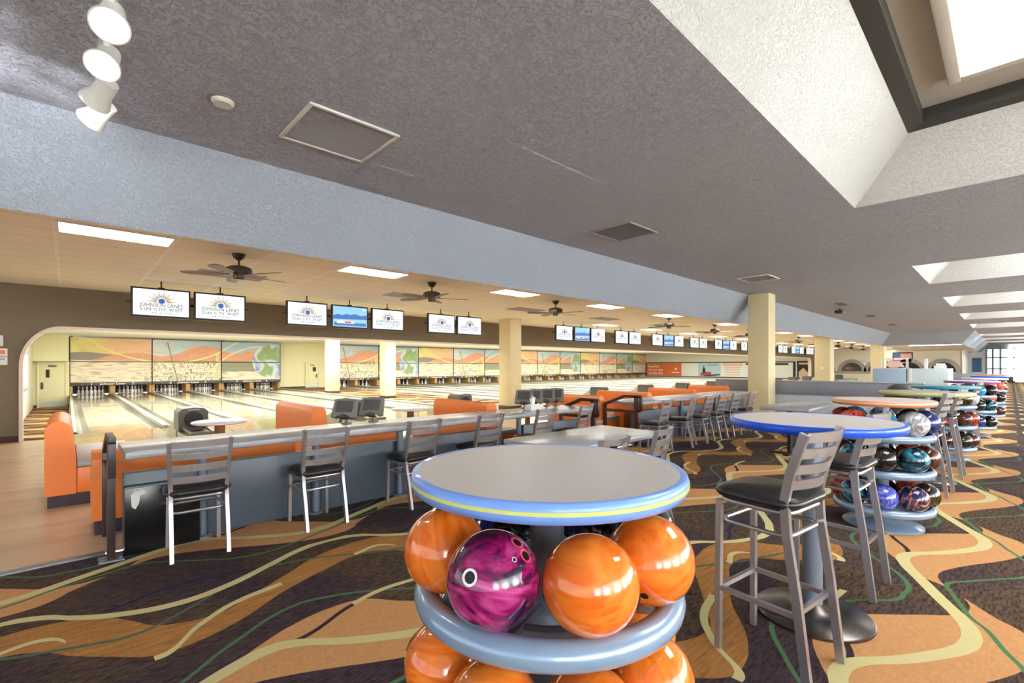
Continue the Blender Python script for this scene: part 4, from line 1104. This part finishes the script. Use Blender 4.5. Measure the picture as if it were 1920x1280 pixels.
spot(4.0, R(-62), R(205), 1, 'white track spotlight turned away, third from the camera')
spot(4.34, R(-62), R(215), 1, 'white track spotlight touching the bulkhead, farthest from the camera')

for y, tx, ty, tz, pw in ((4.0, -1.6, 4.95, 2.9, 10), (4.34, -2.6, 4.9, 3.1, 6), (3.56, -1.5, 4.6, 2.9, 6)):
    l = bpy.data.lights.new('track_spot', 'SPOT'); l.energy = pw; l.spot_size = R(95); l.spot_blend = .6; l.shadow_soft_size = .06; l.color = (.93, .96, 1)
    o = bpy.data.objects.new('track_spot', l); COL.objects.link(o); o.location = (.06, y+.02, ZC-.24)
    o.rotation_euler = (Vector((tx, ty, tz))-Vector(o.location)).to_track_quat('-Z', 'Y').to_euler()
# ------------------------------------------------------------------ signs and far hall
t = thing('wall_notice', 'small white notice with orange header on the dark left wall', 'sign', (-.93, YV-.01, 1.58))
B().box(-.16, .12, -.008, .01, -.16, .14, .004).build('board', 'paper_white', t)
B().box(-.13, .09, -.010, -.008, .04, .11).build('header', 'ink_orange', t)
for k, s_ in enumerate(('AUTHORIZED', 'EMPLOYEES', 'ONLY')): B().text(s_, .042, (-.02, -.008, -.02-.05*k), (1, 0, 0), (0, 0, 1)).build('lettering', 'ink_dark', t)
t = B().box(-1.0, -.86, YV-.05, YV, 1.76, 1.96, .012).build('thermostat_box', 'paper_white'); tag(t, 'small white box on the dark wall above the orange-headed notice', 'wall box')
t = thing('notice_frame', 'row of white framed score sheets on the side wall beyond the arch', 'notice board', (-1.14, 21, 1.2))
B().box(0, .04, -4.4, 4.0, -.7, .75, .01).build('frame', 'mauve_trim', t)
for k in range(4): B().box(.04, .05, -4.1+2.05*k, -2.3+2.05*k, -.58, .62).build('sheet', 'paper_white', t)
# advertising board on the far side wall
t = thing('advertising_board', 'long framed row of advertisements on the far side wall past the lanes', 'sign board', (51.6, 22.6, .95))
XD, YD = (0, -1, 0), (0, 0, 1)
def adbox(name, y0, y1, z0, z1, mat, x=-.05, par=None): return B().box(x-.01, x, y1, y0, z0, z1).build(name, mat, par or t)
B().box(-.05, 0, -8.2, 8.2, -.82, .90, .02).build('frame', 'ink_dark', t)
adbox('blank_sheet', 8.0, -8.0, -.72, .80, 'paper_white')
a = adbox('orange_advertisement', 8.0, 3.5, -.70, .78, 'ink_orange', -.06)
for k, s_ in enumerate(('Have Pain?', 'We Can Help.', '520-525-9450')): B().text(s_, .40, (-.07, 7.75, .28-.42*k), XD, YD, 'LEFT', sx=.85).build('lettering', 'letter_white', a)
B().disc((-.072, 4.2, .1), XD, YD, .22, .2, 3).build('emblem', 'letter_white', a)
B().box(-.075, -.07, 3.75, 4.7, -.34, -.24).build('emblem_caption', 'letter_white', a)
a = adbox('blue_advertisement', 1.5, -1.0, -.70, .78, 'ink_sky', -.06)
B().text('623-544-6702', .24, (-.07, -.1, .48), XD, YD, sx=.8).build('lettering', 'ink_blue', a)
b = B(); b.prism([(1.0, -.3), (1.0, .1), (.9, .3), (.9, .5), (.82, .5), (.82, .3), (.7, .1), (.7, -.3)], 'X', -.08, -.07); b.build('bottle_picture', 'ink_dark', a)
b = B(); b.prism([(1.3, -.55), (1.2, -.3), (.5, -.15), (.1, -.2), (.0, -.4), (.3, -.55)], 'X', -.08, -.07); b.build('food_picture', 'ink_red', a)
b = B(); b.prism([(1.4, -.62), (.2, -.5), (-.9, -.42), (-.9, -.56), (.2, -.66)], 'X', -.09, -.08); b.build('swoosh', 'ink_dark', a)
a = adbox('pink_advertisement', -1.1, -3.4, -.70, .78, 'paper_white', -.06)
adbox('header', -1.2, -3.3, .45, .76, 'ink_pink', -.07, a)
b = B()
for k in range(4): b.box(-.08, -.07, -3.1+.1*(k % 2), -1.4, .25-.26*k, .36-.26*k)
b.build('text_block', 'ink_pink', a)
a = adbox('monochrome_advertisement', -3.5, -7.9, -.70, .78, 'paper_white', -.06)
b = B(); b.box(-.08, -.07, -7.6, -3.6, .55, .74); b.prism([(-3.8, -.4), (-3.8, .3), (-3.95, .5), (-4.1, .3), (-4.3, .5), (-4.5, .3), (-4.5, -.4)], 'X', -.08, -.07)
for k in range(3): b.box(-.08, -.07, -6.4, -5.0, .2-.2*k, .25-.2*k)
b.build('picture_and_text', 'ink_dark', a)
t = thing('framed_photograph', 'dark framed photograph on the far side wall right of the nearest column', 'picture', (51.6, 13.5, .95))
B().box(-.06, 0, -.75, .75, -.85, .95, .02).build('frame', 'ink_dark', t)
B().box(-.07, -.06, -.6, .6, -.68, .78).build('photograph', 'ink_pink', t)
B().prism([(-.6, -.2), (-.6, .6), (.6, .6), (.6, -.1), (.2, .3), (-.1, -.1)], 'X', -.08, -.07).build('dark_area', 'ink_dark', t)
t = thing('flag_picture', 'framed American flag on the far wall beside the farthest column', 'picture', (51.6, 6.35, 2.12))
B().box(-.05, 0, -.72, .62, -.45, .45, .02).build('frame', 'ink_dark', t)
b = B()
for k in range(13): b.mat(k % 2).box(-.06, -.05, -.64, .54, -.37+.057*k, -.37+.057*(k+1))
b.mat(2).box(-.065, -.06, .08, .54, .0, .37); b.build('flag', ['ink_red', 'paper_white', 'ink_blue'], t)
t = thing('wall_clock', 'round wall clock between the arched windows on the far wall', 'clock', (51.6, 9.0, 1.55), 0)
m = Matrix.Rotation(-PI/2, 4, 'Y')
B().lathe([(0, 0), (.3, 0), (.3, .05), (.25, .06), (.25, .03), (0, .03)], 28, (0, 0, 0), m).build('rim', 'mauve_trim', t)
B().lathe([(0, .032), (.25, .032)], 28, (0, 0, 0), m).build('dial', 'paper_white', t, normals=False)
b = B(); b.bar((-.045, 0, 0), (-.045, .1, .12), .015); b.bar((-.045, 0, 0), (-.045, -.05, .15), .015); b.build('hands', 'black', t)
# half walls
def half_wall(x, y0, y1, label, zt=1.02, zb=.645):
    t = thing('half_wall', label, 'half wall', (x, (y0+y1)/2, 0)); h = (y1-y0)/2
    B().box(0, .15, -h, h, 0, zb, .005).build('lower_panel', 'halfwall_pale', t)
    B().box(-.02, .17, -h-.01, h+.01, zb, zt-.03, .005).build('band', 'laminate_band', t)
    B().box(-.03, .18, -h-.02, h+.02, zt-.03, zt, .006).build('cap', 'laminate_grey', t)
half_wall(14.0, 1.35, 6.0, 'long half wall with grey speckled band behind the nearest cream column')
half_wall(29.5, .9, 4.6, 'low grey half wall far down the hall beyond the service desk', 1.05, .75)
t = thing('service_desk', 'tall pale service desk panel behind the half wall', 'desk', (17.0, 1.6, 0))
B().box(0, 1.6, -.46, .38, 0, 1.33, .01).build('front_panel', 'panel_teal', t)
B().box(-.02, 1.4, .40, 1.15, 0, 1.33, .01).build('side_panel', 'panel_blue', t)
B().box(-.03, 0.0, .28, .34, 0, 1.34).build('corner_post', 'paper_white', t)
t = thing('display_case', 'small clear acrylic case standing on the service desk', 'case', (17.2, 2.3, 1.33))
f = B()
for sy in (-.28, .28):
    for sx in (0, .3): f.box(sx-.01, sx+.01, sy-.01, sy+.01, 0, .28)
f.box(-.01, .31, -.29, .29, .27, .285).box(-.01, .31, -.29, .29, 0, .012); f.build('frame', 'paper_white', t)
B().prism([(-.22, .05), (-.1, .22), (.1, .24), (.2, .08), (.05, .03)], 'X', .1, .18).build('contents', 'ink_pink', t)
t = thing('desk_printer', 'white machine with papers standing on the service desk', 'printer', (17.3, 1.45, 1.33))
B().box(0, .3, -.24, .0, 0, .09, .01).box(.02, .2, -.22, -.04, .09, .14, .01).build('body', 'paper_white', t)
B().box(0, .02, .12, .20, 0, .27, .004).build('upright_sheet', 'paper_white', t)
t = thing('trash_bin', 'grey trash bin with domed lid before the half wall', 'bin', (11.7, 1.42, 0))
B().lathe([(0, 0), (.26, 0), (.28, .78), (0, .78)], 28).build('body', 'hood_grey', t)
B().lathe([(.28, .78), (.30, .80), (.29, .9), (.22, 1.0), (.12, 1.05), (0, 1.06)], 28).build('lid', 'hood_grey', t, sharp=60)
b = B(); b.box(-.285, -.27, -.16, .16, .82, .93, .006, Matrix.Rotation(R(15), 4, 'Z')); b.build('flap', 'black', t)
t = thing('framed_poster', 'dark framed picture on the white wall beside the entrance', 'picture', (60, 2.1, 1.4))
B().box(-.05, 0, -.33, .33, -.55, .75, .01).build('frame', 'alu', t); B().box(-.06, -.05, -.28, .28, -.5, .7).build('print', 'ink_blue', t)
t = thing('planter_box', 'dark low planter box in front of the entrance doors', 'planter', (59.2, .75, 0))
B().box(-.25, .25, -.9, .5, 0, .45, .02).build('body', 'dark_trim', t)
B().box(-.22, .22, -.87, .47, .45, .47).build('soil', 'base_dark', t)
t = thing('ceiling_projector', 'small dark ceiling-mounted unit hanging in the hall past the column', 'ceiling unit', (18.9, 3.95, ZC))
B().cyl(0, 0, -.06, 0, .03, 10).build('mount', 'fan_bronze', t); B().box(-.16, .16, -.12, .12, -.16, -.06, .02).build('body', 'fan_bronze', t)
